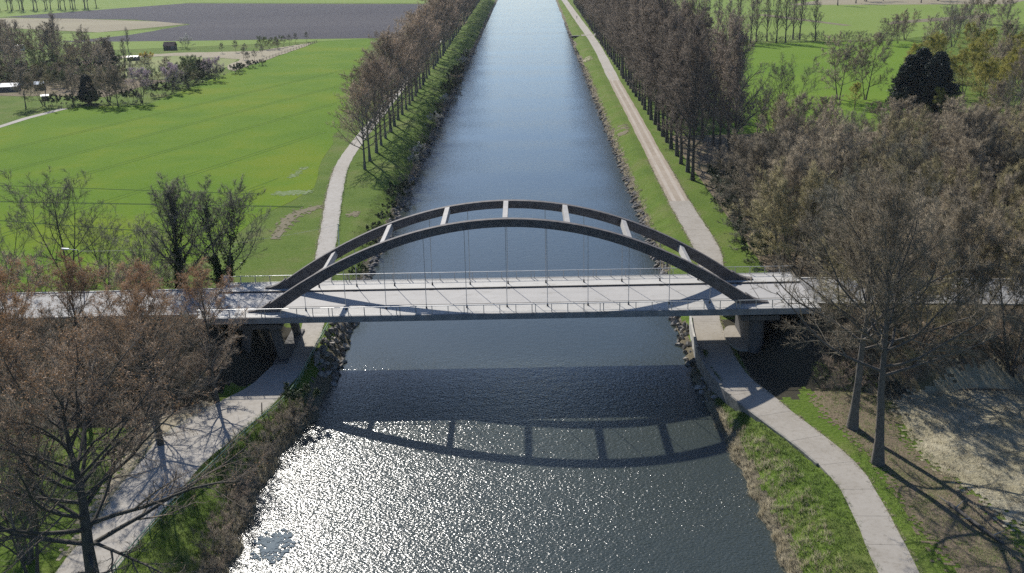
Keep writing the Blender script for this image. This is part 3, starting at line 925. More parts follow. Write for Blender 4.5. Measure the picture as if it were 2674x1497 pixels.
def make_tree(seed, H, clear, r0, n1, ang1, l1, n2, n3, n4, bark, twig, bud=None, nb=0, bsize=0.12, stems=1, lean=0.0,
              ang2=(28, 55), ang3=(25, 60), trop1=0.35, trop2=0.25, l2=0.42, l3=0.45, twl=(0.35, 0.95), twr=0.014,
              top=0.95, shape=0.5, ivy=0, spread=0.0, bot_len=1.0, blob=None):
    rng = np.random.default_rng(seed)
    K0 = 10
    tp, trr = [], []
    for s in range(stems):
        az = 2 * np.pi * (s + rng.random() * 0.6) / max(stems, 1)
        sp = spread * (0.6 + 0.8 * rng.random()) if stems > 1 else 0
        pts = np.zeros((K0, 3))
        hh = H * (1 if s == 0 else rng.uniform(0.75, 1.0))
        w = np.cumsum(rng.normal(0, 0.012 * H / K0 * 2.5, (K0, 2)), 0)
        for k in range(K0):
            t = k / (K0 - 1)
            pts[k] = (lean * t * H + w[k, 0] + math.cos(az) * (0.25 * (stems > 1) + sp * t ** 0.85), w[k, 1] + math.sin(az) * (0.25 * (stems > 1) + sp * t ** 0.85), hh * top * t)
        pts[0] -= np.array([0, 0, 0.5])
        tt = np.linspace(0, 1, K0)
        rr = r0 * (1 - 0.88 * tt ** 0.9) * (1 + 0.5 * np.exp(-tt * 22))
        if stems > 1: rr = rr * (0.75 if s == 0 else rng.uniform(0.5, 0.75))
        tp.append(pts); trr.append(rr)
    P0, R0 = np.array(tp), np.array(trr)
    tV, tQ = tubes(P0, R0, 9)
    # limbs
    nn = max(3, n1 // stems)
    N = stems
    idx = np.repeat(np.arange(N), nn)
    t = clear / H + (0.96 - clear / H) * ((np.tile(np.arange(nn), N) + rng.random(N * nn)) / nn) ** 0.9
    pos, tan, rad = sample_branch(P0, R0, idx, t)
    u = (t - clear / H) / (1 - clear / H)
    a = np.radians(ang1[1] + (ang1[0] - ang1[1]) * u + rng.normal(0, 6, len(u)))[:, None]
    az = (np.arange(N * nn) * 2.39996 + rng.random(N * nn) * 0.9)
    out = np.stack([np.cos(az), np.sin(az), np.zeros_like(az)], -1)
    out = unit(out - (out * tan).sum(-1, keepdims=True) * tan)
    dirn = unit(np.cos(a) * tan + np.sin(a) * out)
    L = l1 * (bot_len + (1 - bot_len) * np.minimum(u * 2.5, 1)) * (1 - shape * u ** 1.6) * rng.uniform(0.75, 1.2, len(u))
    K1 = 7
    P1 = np.empty((len(u), K1, 3)); P1[:, 0] = pos
    for k in range(1, K1):
        P1[:, k] = P1[:, k - 1] + dirn * (L / (K1 - 1))[:, None]
        dirn = unit(dirn + np.array([0, 0, trop1 / (K1 - 1)]) + rng.normal(0, 0.115, dirn.shape))
    R1 = np.minimum(rad * 0.62, 0.045 + L * 0.013)[:, None] * np.linspace(1, 0.25, K1)[None]
    P2, R2, L2 = grow(rng, P1, R1, L, n2, (0.22, 1.0), ang2, l2, 0.6, 5, trop2, 0.10)
    P3, R3, L3 = grow(rng, P2, R2, L2, n3, (0.15, 1.0), ang3, l3, 0.6, 3, trop2, 0.14)
    R2 = np.maximum(R2, 0.016); R3 = np.maximum(R3, 0.011)
    # fine twigs
    M = len(P3)
    i4 = np.repeat(np.arange(M), n4)
    t4 = (np.tile(np.arange(n4), M) + rng.random(M * n4)) / n4 * 0.9 + 0.1
    p4, tn4, _ = sample_branch(P3, R3, i4, t4)
    a4 = np.radians(rng.uniform(18, 62, M * n4))[:, None]
    d4 = unit(np.cos(a4) * tn4 + np.sin(a4) * perp_of(rng, tn4) + np.array([0, 0, 0.15]))
    L4 = rng.uniform(twl[0], twl[1], M * n4)
    V1, Q1 = tubes(P1, R1, 6)
    V2, Q2 = tubes(P2, R2, 4)
    V3, Q3 = tubes(P3, R3, 3)
    V4, T4 = spikes(rng, p4, d4, L4, twr)
    Vs = [V1, V2, V3, V4]; off = np.cumsum([0] + [len(v) for v in Vs])
    Qs = np.concatenate([Q1 + off[0], Q2 + off[1], Q3 + off[2]])
    qm = np.concatenate([np.zeros(len(Q1), int), np.ones(len(Q2) + len(Q3), int)])
    Ts = T4 + off[3]; tm = np.ones(len(T4), int)
    mats = [bark, twig]
    if bud:
        cen = np.array([p4[:, 0].mean(), p4[:, 1].mean(), p4[:, 2].min()])
        q_ = np.linalg.norm((p4 - cen) / np.array([1, 1, 1.3]), axis=1)
        wgt = (q_ / q_.max()) ** 2.0 * (0.08 + (np.clip((p4[:, 2] - p4[:, 2].min()) / np.ptp(p4[:, 2]), 0, 1)) ** 1.6)
        k = rng.choice(len(p4), nb, p=wgt / wgt.sum())
        pb = p4[k] + d4[k] * (L4[k] * rng.uniform(0.2, 1.05, nb))[:, None] + rng.normal(0, 0.05, (nb, 3))
        V5, T5 = leaves(rng, pb, bsize)
        Vs.append(V5); Ts = np.concatenate([Ts, T5 + off[4]]); tm = np.concatenate([tm, np.full(len(T5), 2)])
        mats.append(bud)
    crown = np_mesh('crown', np.concatenate(Vs), Qs, Ts, mats, qm, tm)
    trunk = np_mesh('trunk', tV, tQ, mats=(bark,), smooth=True)
    extra = {}
    if ivy:
        # ivy leaves wrapped thickly round trunk and limb bases
        m = 5200
        si = rng.integers(0, stems, m); ti = rng.random(m) ** 1.2 * ivy
        pp, tn, rd = sample_branch(P0, R0, si, ti)
        w = perp_of(rng, tn)
        pp = pp + w * (rd + rng.gamma(2.0, 0.12, m) * (1 - 0.5 * ti))[:, None]
        m2 = 1500
        li = rng.integers(0, len(P1), m2); lt = rng.random(m2) * 0.35
        p2, tn2, rd2 = sample_branch(P1, R1, li, lt)
        p2 = p2 + rng.normal(0, 0.22, p2.shape)
        V6, T6 = leaves(rng, np.concatenate([pp, p2]), 0.34)
        extra['ivy'] = np_mesh('ivy', V6, None, T6, ('ivy_leaf',))
    return Proto(trunk, crown, H, extra)

def make_conifer(seed, H, W):
    """dense dark evergreen: drooping sprays of short needles round several leaders"""
    rng = np.random.default_rng(seed)
    n = 320
    u = rng.random(n) ** 0.8
    z = 1.0 + u * (H - 1.2)
    Rm = W * (np.clip(1.03 - (z / H) ** 1.25, 0.02, 1)) ** 0.85 * np.minimum(1, 0.55 + z / H * 2.2) * rng.uniform(0.62, 1.12, n)
    az = rng.random(n) * 2 * np.pi
    P = np.empty((n, 5, 3))
    for k in range(5):
        s = k / 4
        P[:, k, 0] = np.cos(az) * Rm * s; P[:, k, 1] = np.sin(az) * Rm * s
        P[:, k, 2] = z + 0.9 * s - 1.6 * s * s + H * 0.05 * s
    R = np.full((n, 5), 0.06) * np.linspace(1, 0.3, 5)
    m = 46000
    i = rng.integers(0, n, m); t = 1 - rng.random(m) ** 1.6 * 0.75
    p, tn, _ = sample_branch(P, R, i, t)
    p = p + rng.normal(0, 0.45, p.shape) * np.array([1, 1, 0.55])
    V5, T5 = leaves(rng, p, 0.42)
    V1, Q1 = tubes(P, R, 4)
    crown = np_mesh('crown', np.concatenate([V1, V5]), Q1, T5 + len(V1), ('bark_dark', 'conifer_leaf'), np.zeros(len(Q1), int), np.ones(len(T5), int))
    tv, tq = tubes(np.array([[(0, 0, -0.4), (0, 0, H * 0.5), (0, 0, H * 0.97)]]), np.array([[0.4, 0.25, 0.04]]), 8)
    return Proto(np_mesh('trunk', tv, tq, mats=('bark_dark',), smooth=True), crown, H)

def place(p, name, label, cat, x, y, scale=1.0, rz=0.0, group=None, z=None, sz=None):
    o = empty(name, (x, y, hz(x, y) if z is None else z), rz)
    o.scale = (scale, scale, scale if sz is None else sz)
    tag(o, label, cat, group)
    for nm, me in (('trunk', p.trunk), ('crown', p.crown)) + tuple(p.extra.items()):
        link(bpy.data.objects.new(nm, me), o)
    return o

PR = {}
PR['poplar'] = [make_tree(100 + k, 22.5, 5.2, 0.36, 26, (14, 52), 11.8, 9, 7, 7, 'bark_poplar', 'twig_brown', 'bud_brown', 6500, 0.14,
                          trop1=0.45, trop2=0.35, l2=0.40, shape=0.62, top=0.93, twr=0.018, bot_len=0.9) for k in range(4)]
PR['tall'] = [make_tree(200 + k, 34, 8.0, 0.45, 36, (12, 50), 12.0, 10, 7, 8, 'bark_dark', 'twig_tall', 'bud_brown', 3000, 0.12,
                        trop1=0.5, trop2=0.4, l2=0.38, shape=0.55, top=0.95, twr=0.02, bot_len=0.75) for k in range(3)]
PR['rusty'] = [make_tree(300 + k, 22, 3.5, 0.40, 26, (16, 68), 10.5, 9, 7, 6, 'bark_dark', 'twig_rust', 'bud_rust', 17000, 0.12,
                         trop1=0.35, trop2=0.2, l2=0.42, shape=0.5, twr=0.013) for k in range(2)]
PR['bigbare'] = [make_tree(340, 25, 7.0, 0.62, 32, (20, 72), 13.5, 10, 8, 7, 'bark_dark', 'twig_rust', 'bud_rust', 19000, 0.105,
                           trop1=0.3, trop2=0.15, l2=0.42, shape=0.45, twr=0.013)]
PR['wood'] = [make_tree(400 + k, h, cl, 0.30, 26, (15, 64), l * 1.08, 9, 7, 10, 'bark_grey', tw, bd, 2600, 0.11, stems=st, spread=sp,
                        trop1=0.4, trop2=0.2, shape=0.45, twr=0.017)
              for k, (h, cl, l, tw, bd, st, sp) in enumerate([(17, 4.0, 8.5, 'twig_grey', 'bud_tan', 1, 0), (15, 2.5, 7.5, 'twig_olive', 'bud_tan', 3, 3.5), (18, 3.5, 8.0, 'twig_grey', 'bud_brown', 2, 2.6), (14, 2.0, 7.0, 'twig_olive', 'bud_tan', 4, 4.0), (16, 3.0, 8.0, 'twig_pale', 'bud_tan', 2, 2.5)])]
PR['fore'] = [make_tree(450 + k, 24, 9.5, 0.50, 28, (15, 70), 11.5, 10, 8, 8, 'bark_grey', 'twig_grey', 'bud_tan', 5000, 0.10,
                        trop1=0.35, trop2=0.12, shape=0.45, twr=0.013) for k in range(2)]
PR['ivy'] = [make_tree(500 + k, 15.5, 3.0, 0.36, 26, (15, 60), 8.6, 9, 7, 7, 'bark_dark', 'twig_dark', None, 0, stems=st, spread=sp, trop1=0.55, trop2=0.4,
                       shape=0.55, twr=0.014, ivy=iv) for k, (st, sp, iv) in enumerate([(2, 2.8, 0.5), (1, 0.0, 0.55)])]
PR['vase'] = [make_tree(520 + k, 14, 2.2, 0.26, 26, (14, 58), 9.0, 9, 6, 6, 'bark_dark', 'twig_dark', None, 0, stems=2 + k, spread=2.0 + k, trop1=0.5, trop2=0.4,
                        shape=0.5, twr=0.012) for k in range(2)]
PR['willow'] = [make_tree(600 + k, 12, 1.8, 0.26, 22, (18, 60), 6.5, 8, 7, 5, 'bark_grey', 'twig_yellow', 'willow_leaf', 12000, 0.17, stems=2, spread=2.4, shape=0.5, twr=0.016) for k in range(2)]
PR['green'] = [make_tree(620, 9, 1.0, 0.2, 22, (18, 65), 5.2, 8, 7, 4, 'bark_grey', 'twig_olive', 'green_leaf', 9000, 0.16, stems=3, spread=2.2, shape=0.45)]
PR['shrub'] = [make_tree(640 + k, 3.0, 0.15, 0.06, 22, (25, 75), 2.2, 6, 5, 4, 'bark_grey', tw, None, 0, stems=5, spread=1.3, shape=0.3, twl=(0.15, 0.5), twr=0.009, trop1=0.2) for k, tw in enumerate(('twig_pale', 'twig_brown', 'twig_dark'))]
PR['blossom'] = [make_tree(660, 8, 0.8, 0.18, 22, (18, 62), 4.6, 8, 7, 3, 'bark_dark', 'twig_dark', 'blossom_pink', 6500, 0.16, stems=3, spread=1.8, shape=0.45)]
PR['thorn'] = [make_tree(670, 3.4, 0.3, 0.08, 20, (25, 70), 2.4, 7, 5, 3, 'bark_dark', 'twig_dark', 'blossom_white', 1800, 0.10, stems=4, spread=1.2, shape=0.35, twl=(0.15, 0.4), twr=0.009)]
PR['bramble'] = [make_tree(680, 2.2, 0.1, 0.05, 20, (30, 80), 1.9, 6, 5, 3, 'bark_dark', 'twig_dark', 'ivy_leaf', 3800, 0.17, stems=6, spread=1.3, shape=0.3, twl=(0.1, 0.35), twr=0.008, trop1=0.0)]
PR['forsythia'] = [make_tree(690, 2.6, 0.2, 0.05, 20, (25, 70), 1.8, 6, 5, 3, 'bark_grey', 'twig_yellow', 'forsythia', 3500, 0.14, stems=5, spread=1.1, shape=0.3, twl=(0.15, 0.4), twr=0.009)]
PR['sapling'] = [make_tree(700, 4.5, 1.4, 0.07, 14, (20, 60), 1.7, 6, 5, 3, 'bark_dark', 'twig_dark', None, 0, shape=0.4, twl=(0.2, 0.5), twr=0.012)]
PR['fartall'] = [make_tree(720 + k, 20, 4.0, 0.34, 22, (12, 40), 6.5, 6, 5, 5, 'bark_dark', 'twig_tall', None, 0, trop1=0.55, trop2=0.4, shape=0.45, twr=0.02) for k in range(2)]
PR['conifer'] = [make_conifer(740, 16, 6.8), make_conifer(741, 9, 3.2)]

RG = random.Random(7)
UNITS = ['', 'first', 'second', 'third', 'fourth', 'fifth', 'sixth', 'seventh', 'eighth', 'ninth', 'tenth', 'eleventh', 'twelfth', 'thirteenth', 'fourteenth', 'fifteenth', 'sixteenth', 'seventeenth', 'eighteenth', 'nineteenth']
def ordinal(n):
    if n < 20: return UNITS[n]
    t, u_ = divmod(n, 10)
    return (['', '', 'twentieth', 'thirtieth', 'fortieth', 'fiftieth', 'sixtieth', 'seventieth', 'eightieth'][t] if u_ == 0 else
            ['', '', 'twenty', 'thirty', 'forty', 'fifty', 'sixty', 'seventy', 'eighty'][t] + '-' + UNITS[u_])
ORD = ['nearest', 'second', 'third', 'fourth', 'fifth', 'sixth', 'seventh', 'eighth', 'ninth', 'tenth', 'eleventh', 'twelfth', 'thirteenth']
def tree(kind, x, y, label, s=1.0, cat='tree', name='bare_tree', group=None, var=None, sz=None, z=None):
    p = PR[kind][RG.randrange(len(PR[kind])) if var is None else var]
    o = place(p, name, label, cat, x, y, s * RG.uniform(0.97, 1.03), RG.uniform(0, 6.28), group, z, sz)
    o.rotation_euler = (RG.uniform(-0.035, 0.035), RG.uniform(-0.035, 0.035), o.rotation_euler[2])
    return o

# left canal row: one poplar every 9.8 m from y = 116 on
y = 116.0
k = 0
while y < 800:
    x = -36.1 + (y - 116) * 0.0052 + RG.uniform(-0.25, 0.25)
    lab = '%s brown bare poplar from the bridge in the left canal row' % ordinal(k + 1)
    tree('poplar', x, y, lab, RG.uniform(0.80, 1.12) * (1.0 if k < 8 else 1.08), name='poplar_tree', group='poplars in a row along the left tow path')
    y += 9.8 + RG.uniform(-0.6, 0.6) + (9.8 if k > 14 and RG.random() < 0.06 else 0)
    k += 1

# right canal rows: taller, darker poplars
y = 97.0
k = 0
while y < 720:
    x = 40.0 + (y - 97) * 0.0045 + RG.uniform(-0.3, 0.3)
    lab = '%s tall dark poplar from the bridge beside the right tow path' % ordinal(k + 1)
    tree('tall', x, y, lab, RG.uniform(0.80, 1.08), name='poplar_tree', group='tall poplars beside the right tow path')
    y += 9.0 + RG.uniform(-0.7, 0.7)
    k += 1
y = 104.0
k = 0
while y < 720:
    x = 50.5 + (y - 97) * 0.0045 + RG.uniform(-0.8, 0.8)
    tree('tall', x, y, '%s tall dark poplar from the bridge in the row behind the right towpath row' % ordinal(k + 1), RG.uniform(0.72, 1.02), name='poplar_tree', group='tall poplars of the second right row')
    y += 11 + RG.uniform(-1, 1)
    k += 1

# left foreground trees
tree('bigbare', -33.6, -60.0, 'big spreading tree with forked dark trunk and rusty buds at the bottom left', 1.12, sz=0.84)
for i_, (x, y, sc_, lab) in enumerate([
        (-38.8, -29.0, 0.76, 'rusty budded tree beside the wide left path, its trunk on the verge'),
        (-35.6, -17.5, 0.70, 'rusty budded tree right beside the dark left bridge opening'),
        (-43.0, -19.5, 0.70, 'rusty budded tree in front of the left approach road, second from the bridge'),
        (-50.0, -21.5, 0.76, 'rusty budded tree in front of the left approach road, third from the bridge'),
        (-58.0, -20.5, 0.76, 'rusty budded tree in front of the left approach road, fourth from the bridge'),
        (-66.0, -21.0, 0.78, 'rusty budded tree cut by the left edge below the approach road'),
        (-50.5, -36.0, 0.84, 'dull brown budded tree at the left edge halfway down')]):
    tree('rusty', x, y, lab, sc_, var=i_ % 2)
tree('vase', -41.5, -55.5, 'slim crooked bare tree left of the forked foreground tree', 0.95, var=0)
tree('vase', -43.5, -52.0, 'leaning bare tree at the lower left edge', 1.0, var=1)

for i in range(22):
    x, y = -37 - i * 1.5 + RG.uniform(-0.5, 0.5), -10 - RG.uniform(0, 8)
    tree('shrub', x, y, 'brown bare shrub under the rusty trees on the left embankment, %s from the bridge' % ordinal(i + 1), RG.uniform(0.9, 1.7), 'shrub', 'bare_shrub', 'shrubs under the rusty trees', var=1 + i % 2)
# trees behind the left approach road
tree('ivy', -42.4, 13.5, 'ivy-clad twin-stemmed tree next to the far bridge railing', 1.06, name='ivy_clad_tree', var=0)
tree('ivy', -48.6, 12.0, 'slimmer ivy-clad tree left of the twin-stemmed one behind the road', 0.94, name='ivy_clad_tree', var=1)
tree('vase', -56.0, 17.0, 'low vase-shaped bare tree left of the ivy-clad pair', 0.82, var=0)
tree('vase', -74.0, 32.0, 'wide vase-shaped bare tree behind the street lamp', 1.10, var=1)
tree('vase', -66.0, 28.0, 'small thin bare tree right of the wide vase-shaped one', 0.72, var=0)
tree('vase', -82.0, 26.0, 'bare tree at the left edge behind the approach road', 0.85, var=1)
for i in range(16):
    x = -50 - i * 2.6 + RG.uniform(-0.8, 0.8)
    tree('shrub', x, 10.5 + RG.uniform(-1.5, 4.0), 'grey bare shrub behind the left approach road, %s from the bridge' % ordinal(i + 1), RG.uniform(1.0, 1.9), 'shrub', 'bare_shrub', 'shrubs behind the left approach road')

# woodland right of the canal
WG = 'bare trees of the right bank wood'
wood_pts = []
def far_enough(x, y, dmin):
    return all((x - a) ** 2 + (y - b) ** 2 > dmin * dmin for a, b in wood_pts)
tries = 0
while len(wood_pts) < 92 and tries < 6000:
    tries += 1
    x, y = RG.uniform(43, 150), RG.uniform(9, 168)
    lim = 40 + 0.42 * (y + 135) + 6          # right edge of the view
    if x > lim + 10: continue
    if x < 55 and y > 88: continue
    meadow = (x < 122 + (y - 180) * 0.4) and y > 150
    if (x - 0.62 * y - 12) ** 2 < 130 and 118 < y < 180: continue      # keep the conifers in sight
    if meadow: continue
    if y < 20 and x < 47: continue
    if not far_enough(x, y, 5.6 if y < 70 else 7.0): continue
    wood_pts.append((x, y))
wood_pts.sort(key=lambda p: (int((p[1] - 9) // 14), p[0]))
rank, cnt = -1, 0
for x, y in wood_pts:
    if int((y - 9) // 14) != rank:
        rank, cnt = int((y - 9) // 14), 0
    cnt += 1
    where = '%s from the canal in the %s rank of the right wood' % (ordinal(cnt), ordinal(rank + 1))
    s = RG.uniform(0.78, 1.12) * (0.62 if y > 115 else 0.74 if y > 80 else 1.0)
    q_ = RG.random()
    kind = 'wood' if q_ < 0.70 else 'ivy' if q_ < 0.77 else 'vase' if q_ < 0.86 else 'green' if q_ < 0.92 else 'willow'
    if kind == 'willow' and (y < 105 or x < 75): kind = 'wood'
    lab = {'wood': 'bare grey-brown tree, ', 'ivy': 'ivy-clad bare tree, ', 'vase': 'dark slender bare tree, ', 'green': 'leafing greenish tree, ', 'willow': 'yellowish budding tree, '}[kind] + where
    tree(kind, x, y, lab, s * (1.25 if kind == 'green' else 1.0), name={'ivy': 'ivy_clad_tree', 'green': 'leafing_tree', 'willow': 'willow_tree'}.get(kind, 'bare_tree'), group=WG)
# single trees that stand out on the right
tree('wood', 46.5, 28.0, 'broad round-crowned bare tree just behind the right end of the bridge', 0.98, var=1)
tree('wood', 51.0, 36.0, 'tall bare tree behind the round-crowned one at the right bridge end', 1.1, var=2)
tree('vase', 75.0, 158.0, 'slim rounded bare tree standing on the near edge of the right meadow', 1.15, var=1)
tree('vase', 66.5, 152.0, 'small open bare tree left of the rounded one by the right meadow', 0.75, var=0)
tree('wood', 104.0, 208.0, 'bare tree rising against the right meadow left of the dark conifer', 1.05, var=4)
tree('wood', 112.0, 206.0, 'pale bare tree touching the left side of the dark conifer', 1.0, var=2)
tree('conifer', 115.6, 178.0, 'leftmost of the dark evergreen conifers standing out in the right wood', 1.02, name='conifer_tree', var=0)
tree('conifer', 119.8, 181.0, 'middle and tallest of the dark evergreen conifers in the right wood', 1.14, name='conifer_tree', var=0)
tree('conifer', 125.0, 179.0, 'rightmost of the dark evergreen conifers in the right wood', 1.05, name='conifer_tree', var=0)
tree('conifer', 120.5, 173.0, 'lower front evergreen conifer of the dark group in the right wood', 1.02, name='conifer_tree', var=0)
for (x, y, s) in [(142, 186, 1.0), (150, 190, 1.05), (158, 205, 1.1), (168, 222, 1.1), (138, 206, 0.9), (176, 246, 1.15), (147, 215, 1.0), (156, 226, 1.05), (139, 238, 0.95), (150, 250, 1.1), (165, 245, 1.0), (172, 262, 1.1), (160, 275, 0.95), (180, 290, 1.05), (146, 198, 0.8), (139, 172, 0.72), (121, 168, 0.6), (104, 190, 0.55)]:
    tree('willow', x, y, 'yellow-green willow right of the dark conifer', s, name='willow_tree', group='yellow-green willows right of the conifer')
for (x, y) in [(158, 212), (170, 235), (185, 270), (165, 290), (190, 310), (176, 320), (150, 180), (160, 195)]:
    tree('wood', x, y, 'bare tree between the willows at the right edge', RG.uniform(0.7, 0.95), group='bare trees between the willows')
for i, (x, y, s) in enumerate([(196, 352, 1.15), (187, 388, 0.8), (205, 372, 0.7), (178, 372, 0.65), (172, 366, 0.6), (230, 420, 0.8), (256, 462, 0.9), (215, 395, 0.75), (240, 400, 0.9)]):
    tree('wood' if i else 'vase', x, y, 'large open-crowned bare tree on the far right field edge' if i == 0 else 'small bare tree on the far right field edge', s, group=None if i == 0 else 'bare trees on the far right field edge')
# tall thin poplars at the far end of the meadow and the hedge under them
for (x, y) in [(103, 392), (107, 389), (113, 389), (116, 391), (122, 394), (125, 388), (129, 386), (136, 400), (139, 399), (99, 400), (145, 392)]:
    tree('fartall', x, y, 'tall thin poplar at the far end of the right meadow', RG.uniform(0.95, 1.2), name='poplar_tree', group='thin poplars behind the right meadow')
for i in range(26):
    x = 98 + i * 3.4
    tree('shrub', x + RG.uniform(-1, 1), 389 + RG.uniform(-1.5, 1.5) - 0.06 * i, 'low dark shrub in the hedge behind the right meadow, %s from the left' % ordinal(i + 1), RG.uniform(0.7, 1.5), 'shrub', 'hedge_shrub', 'hedge shrubs behind the right meadow', var=2)
# far trees along the top edge
for i in range(34):
    x = 160 + i * 15 + RG.uniform(-5, 5)
    tree('fartall' if i % 3 else 'wood', x, 610 + i * 5 + RG.uniform(-25, 25), 'distant bare tree along the top right edge', RG.uniform(0.7, 1.1), group='distant trees top right')
for i in range(34):
    tree('fartall', -480 + i * 3.6 + RG.uniform(-1, 1), 775 + 14 * (i % 3) + RG.uniform(-4, 4), 'distant dark tree in the small wood at the top left corner', RG.uniform(0.95, 1.25), group='distant wood top left')

# two tall foreground trees on the right bank and their neighbours
tree('fore', 38.9, -27.5, 'straight bare tree on the right bank, the farther of two by the path', 1.02, var=0)
tree('fore', 39.2, -35.9, 'thick-trunked bare tree on the right bank, the nearer of two by the path', 1.05, var=1)
for (x, y, s, v) in [(45, -11, 0.8, 1), (50, -14, 0.9, 3), (56, -12, 0.95, 0), (62, -15, 0.95, 2), (43, -7.5, 0.6, 3), (68, -11, 1.0, 1), (52, -8, 0.8, 4), (60, -8, 0.8, 3)]:
    tree('wood', x, y, 'bare tree on the slope below the right approach road, %s from the bridge' % ordinal(1 + sorted([45, 50, 56, 62, 43, 68, 52, 60]).index(x)), s, group='bare trees below the right approach road', var=v)
for i in range(26):
    x = 41.5 + i * 1.15
    tree('shrub', x, -11 - RG.uniform(0, 6.5), 'tangled bare shrub at the foot of the right embankment, %s from the bridge' % ordinal(i + 1), RG.uniform(0.7, 1.4), 'shrub', 'bare_shrub', 'shrubs at the right embankment foot')
for i, (x, y) in enumerate([(41.5, 40), (42, 46), (43, 53), (43.5, 60), (44, 66), (44.5, 73), (45, 80), (45, 88), (47, 94), (42, 34), (48, 60), (49, 70), (50, 80)]):
    tree('bramble' if i % 2 else 'shrub', x, y, 'dark undergrowth bush at the right wood edge, %s of the group' % ordinal(i + 1), RG.uniform(1.3, 2.0), 'shrub', 'undergrowth_bush', 'undergrowth bushes along the right wood edge', var=None if i % 2 else 2)

# left bank shrubs -------------------------------------------------------
for i in range(40):
    y = 24 + i * 9.0 + RG.uniform(-2, 2)
    x = ltoe(y) - RG.uniform(0.6, 2.0)
    kind = ['bramble', 'bramble', 'shrub', 'thorn'][RG.randrange(4)] if y > 60 else ['shrub', 'bramble'][i % 2]
    lab = {'bramble': 'dark green bramble bush', 'shrub': 'bare twiggy shrub', 'thorn': 'pale flowering thorn bush'}[kind] + ', %s bush from the bridge on the left canal edge' % ordinal(i + 1)
    tree(kind, x, y, lab, RG.uniform(0.55, 1.15) * (0.8 if y < 60 else 1), 'shrub', {'bramble': 'bramble_bush', 'shrub': 'bare_shrub', 'thorn': 'thorn_bush'}[kind], 'bushes along the left canal edge: ' + kind)
for i in range(20):
    y = -20 - i * 1.75 + RG.uniform(-0.6, 0.6)
    x = ltoe(y) - RG.uniform(0.5, 2.4)
    tree('shrub', x, y, 'tangled pale twig brush below the guard rail, %s from the bridge' % ordinal(i + 1), RG.uniform(0.45, 0.8), 'shrub', 'bare_shrub', 'twig brush on the near left bank', var=0 if i % 3 else 1)
tree('bramble', -25.2, -18.0, 'rounded green bush at the shadow edge of the left bank', 0.95, 'shrub', 'bramble_bush')

belt = []
for i in range(96):
    u_ = i / 95
    x, y = -228 + 100 * u_ + RG.uniform(-4, 4), 262 + 30 * math.sin(u_ * 2.2) + RG.uniform(-18, 32)
    if (x + 190) ** 2 + (y - 273) ** 2 < 130 or -160 < x < -140 and y > 285: continue
    belt.append((x, y))
belt.sort()
for i, (x, y) in enumerate(belt):
    kd = RG.choice(['shrub', 'bramble', 'green', 'wood', 'bramble', 'shrub'])
    big = kd in ('green', 'wood')
    tree(kd, x, y, '%s in the garden belt beyond the green field, %s from the left edge' % ('small tree' if big else 'shrub', ordinal(i + 1)), RG.uniform(0.45, 0.75) if big else RG.uniform(1.2, 2.0), 'tree' if big else 'shrub', 'garden_tree' if big else 'garden_shrub', 'shrubs and small trees of the garden belt', var=None if kd != 'shrub' else 1 + i % 2)
# garden plots far left --------------------------------------------------
for i, (x, y, s) in enumerate([(-130.8, 234, 1.25), (-128.0, 259, 1.1), (-121.0, 291, 0.95)]):
    tree('blossom', x, y, ['largest pink blossoming bush at the corner of the green field', 'middle pink blossoming bush on the green field edge', 'smallest pink blossoming bush farthest along the field edge'][i], s, name='blossom_tree', var=0)
tree('conifer', -149.5, 234, 'dark conical evergreen at the garden corner by the green field', 1.05, name='conifer_tree', var=1)
tree('green', -126.0, 272, 'olive green tree behind the pink bushes', 1.05, name='leafing_tree')
tree('green', -133.0, 275, 'pale green tree left of the olive one behind the pink bushes', 0.8, name='leafing_tree')
tree('vase', -152, 300, 'small dark bare tree on the garden lawn', 0.6, var=0)
for (x, y, s) in [(-169, 228, 0.7), (-164, 231, 0.75), (-141, 231, 0.7), (-137, 228, 0.6), (-156, 236, 0.6), (-144, 238, 0.75)]:
    tree('wood', x, y, 'brownish bare garden tree along the field corner', s, group='garden trees along the field corner')
for (x, y, s) in [(-196, 312, 2.2), (-203, 306, 2.2), (-210, 304, 2.4), (-189, 318, 2.0), (-183, 325, 1.8), (-178, 332, 1.6), (-218, 300, 2.4), (-118.6, 321, 1.0), (-115.8, 330, 1.0), (-117, 312, 1.2), (-113, 338, 0.8), (-122, 300, 1.2), (-124.5, 282, 1.5), (-127.5, 268, 1.5), (-129, 248, 1.6), (-134, 232, 1.5), (-146, 229, 1.5), (-153, 229, 1.2), (-159, 228, 1.2)]:
    tree('bramble', x, y, 'dark hedge bush among the gardens beyond the green field', s, 'shrub', 'hedge_bush', 'hedge bushes along the green field')
for (x, y, s) in [(-205, 300, 0.8), (-212, 288, 0.85), (-199, 310, 0.75), (-229, 296, 0.9), (-221, 335, 0.9), (-207, 338, 0.9), (-216, 343, 0.9), (-195, 328, 0.7), (-201, 362, 0.7), (-188, 345, 0.7), (-228, 368, 0.9), (-245, 350, 1.0), (-184, 328, 0.6), (-219, 323, 0.8), (-232, 345, 1.0), (-202, 334, 0.8), (-190, 318, 0.7), (-204, 321, 0.9), (-214, 300, 0.9), (-192, 340, 0.7), (-222, 290, 1.0), (-208, 280, 0.9), (-226, 310, 1.0), (-236, 330, 1.0), (-180, 335, 0.7), (-197, 352, 0.9), (-240, 365, 1.0), (-210, 350, 1.0)]:
    tree(RG.choice(['wood', 'wood', 'green']), x, y, 'dark tangled tree in the garden grove at the left edge', s, group='trees in the garden grove')
